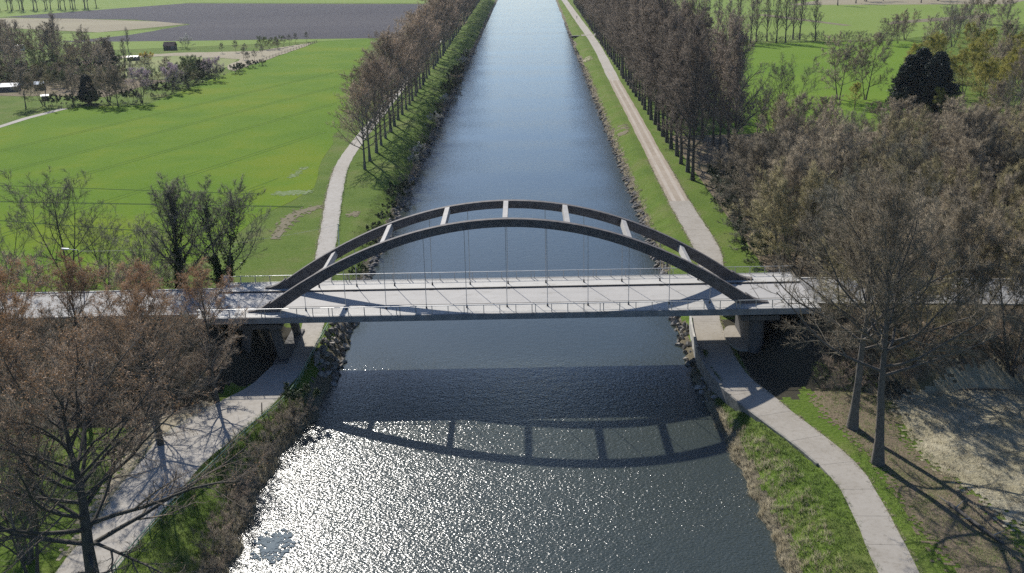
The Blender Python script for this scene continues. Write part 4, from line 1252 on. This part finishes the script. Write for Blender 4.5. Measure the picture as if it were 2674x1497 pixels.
for i, (x, y, s) in enumerate([(-226.5, 352, 1.0), (-231, 356, 0.95), (-212, 357, 1.12), (-176, 344, 0.62), (-199, 413, 0.55)]):
    tree('fartall', x, y, ['leftmost tall slim poplar above the garden grove', 'slim poplar at the very left edge above the grove', 'tallest slim poplar above the garden grove', 'small slim tree on the right side of the grove', 'lone thin tree in front of the ploughed field'][i], s, name='poplar_tree')
tree('conifer', -186, 352, 'dark pointed conifer on the right side of the garden grove', 1.15, name='conifer_tree', var=1)
tree('willow', -200, 345, 'yellow-green tree glowing inside the garden grove', 0.7, name='willow_tree', var=0)
tree('forsythia', -172, 361, 'yellow forsythia bush beside the far garden sheds', 1.5, 'shrub', 'forsythia_bush')
tree('thorn', -172.5, 424, 'white blossoming tree in front of the ploughed field', 1.6, name='blossom_tree')
for (x, y) in [(-128, 365), (-121.5, 348), (-130, 400), (-123, 381), (-125, 418), (-121, 407), (-121, 421), (-119, 426), (-118, 436), (-114, 446), (-120.6, 356), (-134, 392), (-140, 398), (-146, 395)]:
    tree('sapling', x, y, 'small bare orchard tree on the sandy plot', RG.uniform(0.8, 1.3), name='orchard_tree', group='orchard trees on the sandy plot')
for (x, y) in [(-130, 412), (-126, 410), (-122.5, 414)]:
    tree('green', x, y, 'small bushy tree at the back of the sandy plot', 0.55, name='leafing_tree', group='bushy trees behind the sandy plot')

# ------------------------------------------------------------------ small structures in the gardens
def shed(name, label, x, y, lx, ly, h, roof, wall, rz, roof_h=1.0):
    e = empty(name, (x, y, GZ), rz)
    tag(e, label, 'shed')
    MB().box(-lx / 2, lx / 2, -ly / 2, ly / 2, -0.1, h).build('wall', wall, e)
    o = 0.25
    V_ = [(-lx / 2 - o, -ly / 2 - o, h - 0.05), (lx / 2 + o, -ly / 2 - o, h - 0.05), (lx / 2 + o, ly / 2 + o, h - 0.05), (-lx / 2 - o, ly / 2 + o, h - 0.05), (-lx / 2 - o, 0, h + roof_h), (lx / 2 + o, 0, h + roof_h)]
    MB().add(V_, [(0, 1, 5, 4), (2, 3, 4, 5), (0, 4, 3), (1, 2, 5), (0, 3, 2, 1)]).build('roof', roof, e)
    dr = MB().box(-0.5, 0.5, -ly / 2 - 0.06, -ly / 2 - 0.003, 0, min(h - 0.2, 2.0)).build('door', 'post_wood', e)
    MB().box(0.3, 0.38, -ly / 2 - 0.10, -ly / 2 - 0.062, 0.95, 1.05).build('handle', 'galvanised', dr)
    if lx > 4:
        wd = MB().box(lx * 0.25, lx * 0.25 + 1.1, -ly / 2 - 0.05, -ly / 2 - 0.003, 1.0, 1.9).build('window', 'white_paint', e)
        MB().box(lx * 0.25 + 0.1, lx * 0.25 + 1.0, -ly / 2 - 0.07, -ly / 2 - 0.052, 1.1, 1.8).build('pane', 'glass_dark', wd)
shed('garden_shed', 'long shed with bright white roof in the far left gardens', -196, 272, 9, 5.5, 2.0, 'roof_white', 'shed_wall', 0.15, 1.1)
shed('garden_shed', 'small shed with pale blue roof right of the white roofed one', -184.5, 275, 3.2, 3.2, 2.2, 'roof_blue', 'shed_wall', 0.2, 0.9)
shed('garden_shed', 'small brown roofed shed on the far garden lawn', -179, 418, 5.5, 5, 2.2, 'roof_brown', 'shed_wall', 0.0, 1.9)
shed('garden_shed', 'white sided shed behind the grove at the left edge', -268, 433, 12, 4, 2.3, 'roof_white', 'white_paint', 0.1, 0.7)
shed('garden_shed', 'low white shed beside the yellow bush', -182, 372, 5, 3, 1.7, 'roof_white', 'shed_wall', -0.1, 0.5)
shed('garden_shed', 'tiny white roofed shed near the field corner', -170, 246, 2.4, 2.0, 1.6, 'roof_white', 'shed_wall', 0.4, 0.4)

# post and rail fence along the sandy plot
fe = empty('field_fence', (-114.8, 379, GZ))
tag(fe, 'wooden post fence between the sandy plot and the green field', 'fence')
fpts = [(-121.5, 318), (-118.5, 345), (-114.6, 380), (-110.5, 415), (-107.2, 444)]
prev = None
for i in range(len(fpts) - 1):
    for k in range(8):
        t = k / 8
        x = fpts[i][0] + (fpts[i + 1][0] - fpts[i][0]) * t + 114.8
        y = fpts[i][1] + (fpts[i + 1][1] - fpts[i][1]) * t - 379
        MB().bar((x, y, -0.2), (x, y, 1.3), 0.14).build('post', 'post_wood', fe)
        if prev:
            for hh in (0.55, 1.1):
                MB().bar((prev[0], prev[1] + 0.08, hh), (x, y - 0.08, hh), 0.06, 0.09).build('rail', 'post_wood', fe)
        prev = (x, y)

# ------------------------------------------------------------------ lamp, pole, cable, guard rail, walls
lz = hz(-60.4, 8.2)
lamp = empty('street_lamp', (-60.4, 6.4, lz))
tag(lamp, 'street lamp with pale head beside the left approach road', 'lamp')
MB().bar((0, 0, -0.3), (0, 0, 7.2), 0.22, sides=10, w2=0.13).build('pole', 'bark_dark', lamp)
MB().bar((0, 0, 7.15), (-1.3, -0.5, 7.5), 0.10, sides=8).build('arm', 'galvanised', lamp)
MB().bar((-1.0, -0.38, 7.45), (-1.9, -0.7, 7.62), 0.34, 0.16).build('lamp_head', 'white_paint', lamp, bevel=0.04)
pole = empty('white_pole', (-30.6, 44.0, GZ))
tag(pole, 'thin white pole beside the left tow path just behind the bridge', 'pole')
MB().bar((0, 0, -0.3), (0.2, 0, 5.6), 0.16, sides=10, w2=0.12).build('shaft', 'white_paint', pole)
MB().bar((0.2, 0, 5.58), (0.2, 0, 5.72), 0.2, sides=10).build('cap', 'green_rail', pole)
# cable from the lamp past the ivy tree to the white pole
a, b = Vector((-60.4, 6.4, lz + 7.0)), Vector((-30.45, 44.0, GZ + 5.5))
cb_ = MB()
pp = [a.lerp(b, i / 14) - Vector((0, 0, 1.2 * 4 * (i / 14) * (1 - i / 14))) for i in range(15)]
for i in range(14):
    cb_.bar(pp[i], pp[i + 1], 0.03, sides=5)
tag(cb_.build('overhead_cable', 'galvanised'), 'thin pale overhead cable from the street lamp to the white pole', 'cable')

# green guard rail on the left bank
gr_pts = [(-26.1, 6.8), (-26.3, -0.9), (-26.4, -8), (-26.5, -14.3), (-27.3, -20.0), (-29.1, -25.5), (-31.1, -34.6), (-33.0, -43.2), (-34.3, -52.0), (-35.0, -60)]
gcur = catmull([(x, y, 0) for x, y in gr_pts], 2.0)
gz_ = [max(hz(p[0], p[1]), GZ - 0.5) for p in gcur]
grd = empty('guard_rail', (gcur[0][0], gcur[0][1], GZ))
tag(grd, 'green metal guard rail along the wide left path', 'guard rail')
o0 = np.array([gcur[0][0], gcur[0][1], GZ])
for i in range(len(gcur) - 1):
    p, q = gcur[i], gcur[i + 1]
    A = Vector((p[0] - o0[0], p[1] - o0[1], 0)); B_ = Vector((q[0] - o0[0], q[1] - o0[1], 0))
    MB().bar(A + Vector((0, 0, 0.95)), B_ + Vector((0, 0, 0.95)), 0.11, 0.11, sides=6).build('top_rail', 'green_rail', grd)
    MB().bar(A + Vector((0, 0, 0.5)), B_ + Vector((0, 0, 0.5)), 0.07, 0.07, sides=6).build('lower_rail', 'green_rail', grd)
    MB().bar(A + Vector((0, 0, -0.6)), A + Vector((0, 0, 0.93)), 0.10, sides=6).build('post', 'green_rail', grd)

# wooden stakes on the left bank
for i, (x, y, h) in enumerate([(-29.1, -21.7, 1.5), (-26.4, -28.9, 1.7), (-27.9, -41.0, 2.1)]):
    st = empty('wooden_stake', (x, y, hz(x, y)))
    tag(st, ['dark wooden stake beside the guard rail', 'leaning dark stake in the twig brush', 'tallest dark stake at the lower end of the brush'][i], 'stake')
    MB().bar((0, 0, -0.4), (0.12 - 0.2 * i, 0.1, h), 0.16, sides=6, w2=0.12).build('shaft', 'post_wood', st)
    MB().bar((0.12 - 0.2 * i, 0.1, h), (0.13 - 0.2 * i, 0.1, h + 0.14), 0.12, sides=6, w2=0.02).build('point', 'post_wood', st)

# retaining wall on the water side of the right path, one segment per casting
plain_mat('wall_painted_shade', (0.20, 0.19, 0.165), rough=0.9, var=0.4, scale=1.2)  # darker copy of the wall concrete, its shade painted into the colour
wl_thing = empty('retaining_wall', (float(rp_left(0.0)), 0, GZ))
tag(wl_thing, 'low concrete retaining wall on the water side of the right path', 'wall')
yy = np.arange(9.0, -37.0, -2.5)
for i in range(len(yy) - 1):
    ya, yb = yy[i] - 0.015, yy[i + 1] + 0.015
    xa, xb = float(rp_left(ya)) - 0.06, float(rp_left(yb)) - 0.06
    w = 0.28
    zt = 0.42 if ya > -14 else (0.20 if ya > -18 else 0.10)
    zb_ = -1.9
    X0 = float(rp_left(0.0))
    V_ = [(xa - X0 - w, ya, zb_), (xb - X0 - w, yb, zb_), (xb - X0, yb, zb_), (xa - X0, ya, zb_), (xa - X0 - w, ya, zt), (xb - X0 - w, yb, zt), (xb - X0, yb, zt), (xa - X0, ya, zt)]
    MB().add(V_, [(0, 3, 2, 1), (4, 5, 6, 7), (0, 1, 5, 4), (2, 3, 7, 6), (1, 2, 6, 5), (3, 0, 4, 7)]).build('wall_segment', 'wall_concrete' if ya > -2 else 'wall_painted_shade', wl_thing)

# culvert slab across the far right path and its dark outfall ditch
cul = empty('culvert', (38, 447, GZ))
tag(cul, 'pale culvert slab crossing the far right tow path with dark outfall', 'culvert')
MB().box(-4.0, 4.6, -3.2, 3.2, -0.2, 0.075).build('slab', 'path_concrete', cul)
MB().box(3.4, 4.4, -3.0, 3.0, 0.08, 0.7).build('headwall', 'wall_concrete', cul)
MB().box(-9.4, -4.1, -2.0, 0.8, -1.0, -0.05).build('outfall_channel', 'socket_black', cul)

# fallen log below the right foreground trees
lg = empty('fallen_log', (44.2, -46.5, hz(44.2, -46.5)))
tag(lg, 'fallen log with pale broken branches on the lower right verge', 'log')
MB().bar((-0.8, 2.6, 0.25), (1.6, -4.6, 0.15), 0.42, sides=9, w2=0.26).build('stem', 'bark_grey', lg)
for (a, b) in [((-0.8, 2.6, 0.3), (-1.5, 3.5, 0.6)), ((-0.4, 1.6, 0.3), (0.5, 2.2, 0.7)), ((0.2, -0.4, 0.3), (-0.8, -0.9, 0.6)), ((1.2, -3.2, 0.2), (2.3, -3.0, 0.6))]:
    MB().bar(a, b, 0.14, sides=6, w2=0.05).build('broken_branch', 'bark_pale', lg)

# ------------------------------------------------------------------ riprap along the water
def stone_mesh(seed):
    rg_ = np.random.default_rng(seed)
    base = np.array([(1, 0, 0), (-1, 0, 0), (0, 1, 0), (0, -1, 0), (0, 0, 1), (0, 0, -1), (.7, .7, .3), (-.7, .6, .4), (.6, -.7, .4), (-.6, -.7, .3), (.5, .5, -.6), (-.5, -.5, -.6)], float)
    base = base * rg_.uniform(0.75, 1.2, (12, 1)) * np.array([0.5, 0.42, 0.32])
    import bmesh
    bm = bmesh.new()
    for v in base: bm.verts.new(v)
    bmesh.ops.convex_hull(bm, input=bm.verts)
    me = bpy.data.meshes.new('stone')
    bm.to_mesh(me); bm.free()
    me.materials.append(MAT['stone_riprap'])
    return me
STONES = [stone_mesh(900 + k) for k in range(7)]
def riprap(name, label, side, y0, y1, n_obj, n_stuff, w, ystuff):
    root = empty(name, (0, 0, 0))
    tag(root, label, 'riprap')
    rg_ = np.random.default_rng(len(label))
    def spot(ya, yb):
        y = rg_.uniform(ya, yb)
        off = rg_.random() ** 1.3 * w - 0.25
        x = (rtoe(y) + off) if side > 0 else (ltoe(y) - off)
        return x, y
    for k in range(n_obj):
        x, y = spot(y0, y1)
        o = bpy.data.objects.new('stone', STONES[k % 7])
        o.location = (x, y, hz(x, y) + 0.08)
        o.rotation_euler = tuple(rg_.uniform(0, 6.28, 3))
        s = rg_.uniform(0.6, 1.35)
        o.scale = (s, s, s)
        link(o, root)
    Vs_, Ts_ = [], []
    nv = 0
    tmpl = []
    for me in STONES:
        tmpl.append((np.array([v.co[:] for v in me.vertices]), np.array([p.vertices[:] for p in me.polygons])))
    Y = ystuff[0] + (ystuff[1] - ystuff[0]) * rg_.random(n_stuff) ** 1.6
    OFF = rg_.random(n_stuff) ** 1.5 * 1.3 - 0.3
    X = rtoe(Y) + OFF if side > 0 else ltoe(Y) - OFF
    Z = height(X, Y) + 0.05
    for k in range(n_stuff):
        v, t = tmpl[k % 7]
        a = rg_.uniform(0, 6.28)
        R_ = np.array([[math.cos(a), -math.sin(a), 0], [math.sin(a), math.cos(a), 0], [0, 0, 1]])
        Vs_.append(v @ R_.T * rg_.uniform(0.5, 1.3) + np.array([X[k], Y[k], Z[k]]))
        Ts_.append(t + nv); nv += len(v)
    me = np_mesh('loose_stones', np.concatenate(Vs_), None, np.concatenate(Ts_), ('stone_riprap',))
    o = link(bpy.data.objects.new('loose_stones', me), root)
    o['kind'] = 'stuff'
riprap('stone_riprap', 'grey riprap stones on the left bank beneath and beyond the bridge', -1, -8, 24, 190, 900, 2.7, (24, 420))
riprap('stone_riprap', 'grey riprap stones along the right water edge', 1, -16, 46, 170, 1100, 1.6, (46, 560))

# ------------------------------------------------------------------ rough grass, reeds and litter as geometry
def blades(name, X, Y, L, mat, rr=0.02, lean=0.5, seed=1):
    rg_ = np.random.default_rng(seed)
    Z = height(X, Y) - 0.02
    dirn = unit(np.stack([rg_.normal(0, lean, len(X)), rg_.normal(0, lean, len(X)), np.ones(len(X))], -1))
    V_, T_ = spikes(rg_, np.stack([X, Y, Z], -1), dirn, L, rr)
    o = link(bpy.data.objects.new(name, np_mesh(name, V_, None, T_, (mat,))))
    return tag(o, kind='stuff')
rg_ = np.random.default_rng(55)
def clumps(n, per, xf, yr, sd):
    cy = rg_.uniform(yr[0], yr[1], n)
    cx_ = xf(cy)
    X = np.repeat(cx_, per) + rg_.normal(0, sd, n * per); Y = np.repeat(cy, per) + rg_.normal(0, sd, n * per)
    return X, Y
X, Y = clumps(1100, 13, lambda y: rtoe(y) + 0.15 + rg_.random(len(y)) ** 2.2 * np.maximum(rp_left(y) - rtoe(y) - 1.4, 0.4) * 0.75, (-62, -6), 0.16)
blades('dry_bank_grass', X, Y, rg_.uniform(0.25, 0.75, len(X)), 'straw_blade', 0.018, 0.6, 2)
X, Y = clumps(2000, 12, lambda y: rtoe(y) + 1.2 + rg_.random(len(y)) * np.maximum(rp_left(y) - rtoe(y) - 1.7, 0.3), (-62, -4), 0.2)
blades('green_bank_grass', X, Y, rg_.uniform(0.15, 0.4, len(X)), 'grass_blade', 0.02, 0.6, 3)
X, Y = clumps(1500, 12, lambda y: ltoe(y) - 1.4 - rg_.random(len(y)) * np.maximum(ltoe(y) - lp_right(y) - 1.6, 0.3), (-62, -14), 0.2)
blades('green_bank_grass', X, Y, rg_.uniform(0.15, 0.45, len(X)), 'grass_blade', 0.02, 0.6, 4)
X, Y = clumps(700, 18, lambda y: ltoe(y) - 0.1 - rg_.random(len(y)) ** 1.5 * 2.5, (-62, -18), 0.2)
blades('dry_bank_grass', X, Y, rg_.uniform(0.25, 0.8, len(X)), 'straw_blade', 0.018, 0.6, 5)
X, Y = clumps(2000, 12, lambda y: 45 + rg_.random(len(y)) * 24, (-60, -16), 0.25)
blades('reed_stalks', X, Y, rg_.uniform(0.2, 0.7, len(X)), 'straw_blade', 0.02, 0.8, 6)
X, Y = clumps(1400, 12, lambda y: 37.6 + rg_.random(len(y)) * 8, (-62, -14), 0.25)
blades('verge_grass', X, Y, rg_.uniform(0.12, 0.35, len(X)), 'grass_blade', 0.02, 0.7, 7)
X, Y = clumps(1000, 11, lambda y: rtoe(y) + 0.6 + rg_.random(len(y)) * 1.2, (18, 320), 0.25)
blades('dry_bank_grass', X, Y, rg_.uniform(0.25, 0.7, len(X)), 'straw_blade', 0.028, 0.6, 9)
X, Y = clumps(800, 9, lambda y: ltoe(y) - 1.0 - rg_.random(len(y)) * 5, (20, 330), 0.3)
blades('green_bank_grass', X, Y, rg_.uniform(0.15, 0.35, len(X)), 'grass_blade', 0.03, 0.6, 10)

def edge_line(P_, side, y0, y1):
    a = [(p[0] + side * p[2] / 2, p[1]) for p in P_ if y0 - 6 < p[1] < y1 + 6]
    ax_ = np.array([q[0] for q in a])[::-1]; ay_ = np.array([q[1] for q in a])[::-1]
    return lambda y: np.interp(y, ay_, ax_)
for k_, (P_, side, ya, yb) in enumerate(((RP, 1, -62, 120), (RP, -1, -62, -38), (RP, -1, 26, 120), (LP, 1, -62, 120), (LP, -1, 24, 120), (LP, -1, -62, -18))):
    ln_ = edge_line(P_, side, ya, yb)
    nq = int((yb - ya) * 5)
    X, Y = clumps(nq, 10, lambda y: ln_(y) + side * rg_.normal(0.06, 0.16, len(y)), (ya, yb), 0.12)
    blades('path_edge_grass', X, Y, rg_.uniform(0.1, 0.3, len(X)), 'grass_blade' if k_ % 2 else 'straw_blade', 0.02, 0.8, 20 + k_)

# matt grey pieces added on the water to break the sun glint
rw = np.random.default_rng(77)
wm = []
def glint_break():
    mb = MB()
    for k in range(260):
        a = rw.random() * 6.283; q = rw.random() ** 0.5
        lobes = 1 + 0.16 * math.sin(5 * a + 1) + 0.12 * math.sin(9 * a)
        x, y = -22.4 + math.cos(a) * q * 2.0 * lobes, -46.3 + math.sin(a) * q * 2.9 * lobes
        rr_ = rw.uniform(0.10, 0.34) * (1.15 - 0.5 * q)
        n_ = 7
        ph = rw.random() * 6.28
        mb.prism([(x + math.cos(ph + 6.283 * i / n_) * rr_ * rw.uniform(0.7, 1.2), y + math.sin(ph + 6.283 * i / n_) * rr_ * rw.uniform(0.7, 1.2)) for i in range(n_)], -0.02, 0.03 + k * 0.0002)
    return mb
o = glint_break().build('glint_break_mat', 'glint_break_grey')
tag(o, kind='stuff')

# ------------------------------------------------------------------ walker on the far right tow path
def person(x, y):
    me = bpy.data.meshes.new('person')
    J = [(0, 0, 0.95), (0, 0, 1.2), (0, 0, 1.42), (0, 0, 1.52), (0, 0.02, 1.66), (0.19, 0, 1.40), (0.25, 0.05, 1.13), (0.24, 0.16, 0.90), (-0.19, 0, 1.40), (-0.25, -0.04, 1.13), (-0.24, 0.04, 0.88), (0.10, 0.0, 0.90), (0.11, 0.16, 0.50), (0.11, 0.14, 0.08), (0.11, 0.30, 0.05), (-0.10, 0.0, 0.90), (-0.11, 0.02, 0.50), (-0.11, -0.18, 0.10), (-0.11, -0.04, 0.05)]
    E_ = [(0, 1), (1, 2), (2, 3), (3, 4), (2, 5), (5, 6), (6, 7), (2, 8), (8, 9), (9, 10), (0, 11), (11, 12), (12, 13), (13, 14), (0, 15), (15, 16), (16, 17), (17, 18)]
    Rr = [.16, .15, .16, .06, .11, .075, .05, .04, .075, .05, .04, .10, .065, .05, .045, .10, .065, .05, .045]
    me.from_pydata(J, E_, [])
    o = bpy.data.objects.new('person', me)
    link(o)
    o.modifiers.new('skin', 'SKIN')
    for v, q in zip(me.skin_vertices[0].data, Rr):
        v.radius = (q, q)
    me.skin_vertices[0].data[0].use_root = True
    sb = o.modifiers.new('sub', 'SUBSURF'); sb.levels = 1; sb.render_levels = 1
    me.materials.append(MAT['cloth_dark'])
    o.location = (x, y, GZ + 0.06)
    tag(o, 'person in dark clothes walking on the far right tow path', 'person')
    h = MB()
    for i in range(6):
        a0 = i * math.pi / 6
    hair = MB().bar((0, 0.0, 1.64), (0, 0.0, 1.80), 0.24, 0.24, sides=10, w2=0.16).build('hair', 'post_wood', o)
person(37.2, 559)


# ------------------------------------------------------------------ thin spring haze
hm = bpy.data.materials.new('haze_air')
hm.use_nodes = True
hn = hm.node_tree.nodes
hn.remove(hn['Principled BSDF'])
pv = hn.new('ShaderNodeVolumePrincipled')
pv.inputs['Color'].default_value = (0.86, 0.93, 1.0, 1)
pv.inputs['Density'].default_value = 0.00004
pv.inputs['Anisotropy'].default_value = 0.3
hm.node_tree.links.new(pv.outputs[0], hn['Material Output'].inputs['Volume'])
MAT['haze_air'] = hm
hz_box = MB().box(-1520, 1520, -160, 3020, -2.8, 70).build('haze', 'haze_air')
tag(hz_box, kind='stuff')

# ------------------------------------------------------------------ tell look-alikes apart by their order in the view
from collections import defaultdict
same = defaultdict(list)
for o in bpy.data.objects:
    if o.parent is None and 'label' in o:
        same[o['label']].append(o)
view = Matrix((r2, -d2, -f))
def screen_x(o):
    q = view @ (o.location - Vector(CAM_LOC))
    return q.x / max(-q.z, 1e-3)
for lab, obs in same.items():
    if len(obs) > 1:
        for k, o in enumerate(sorted(obs, key=screen_x)):
            o['label'] = lab + ', %s from the left' % ordinal(k + 1)
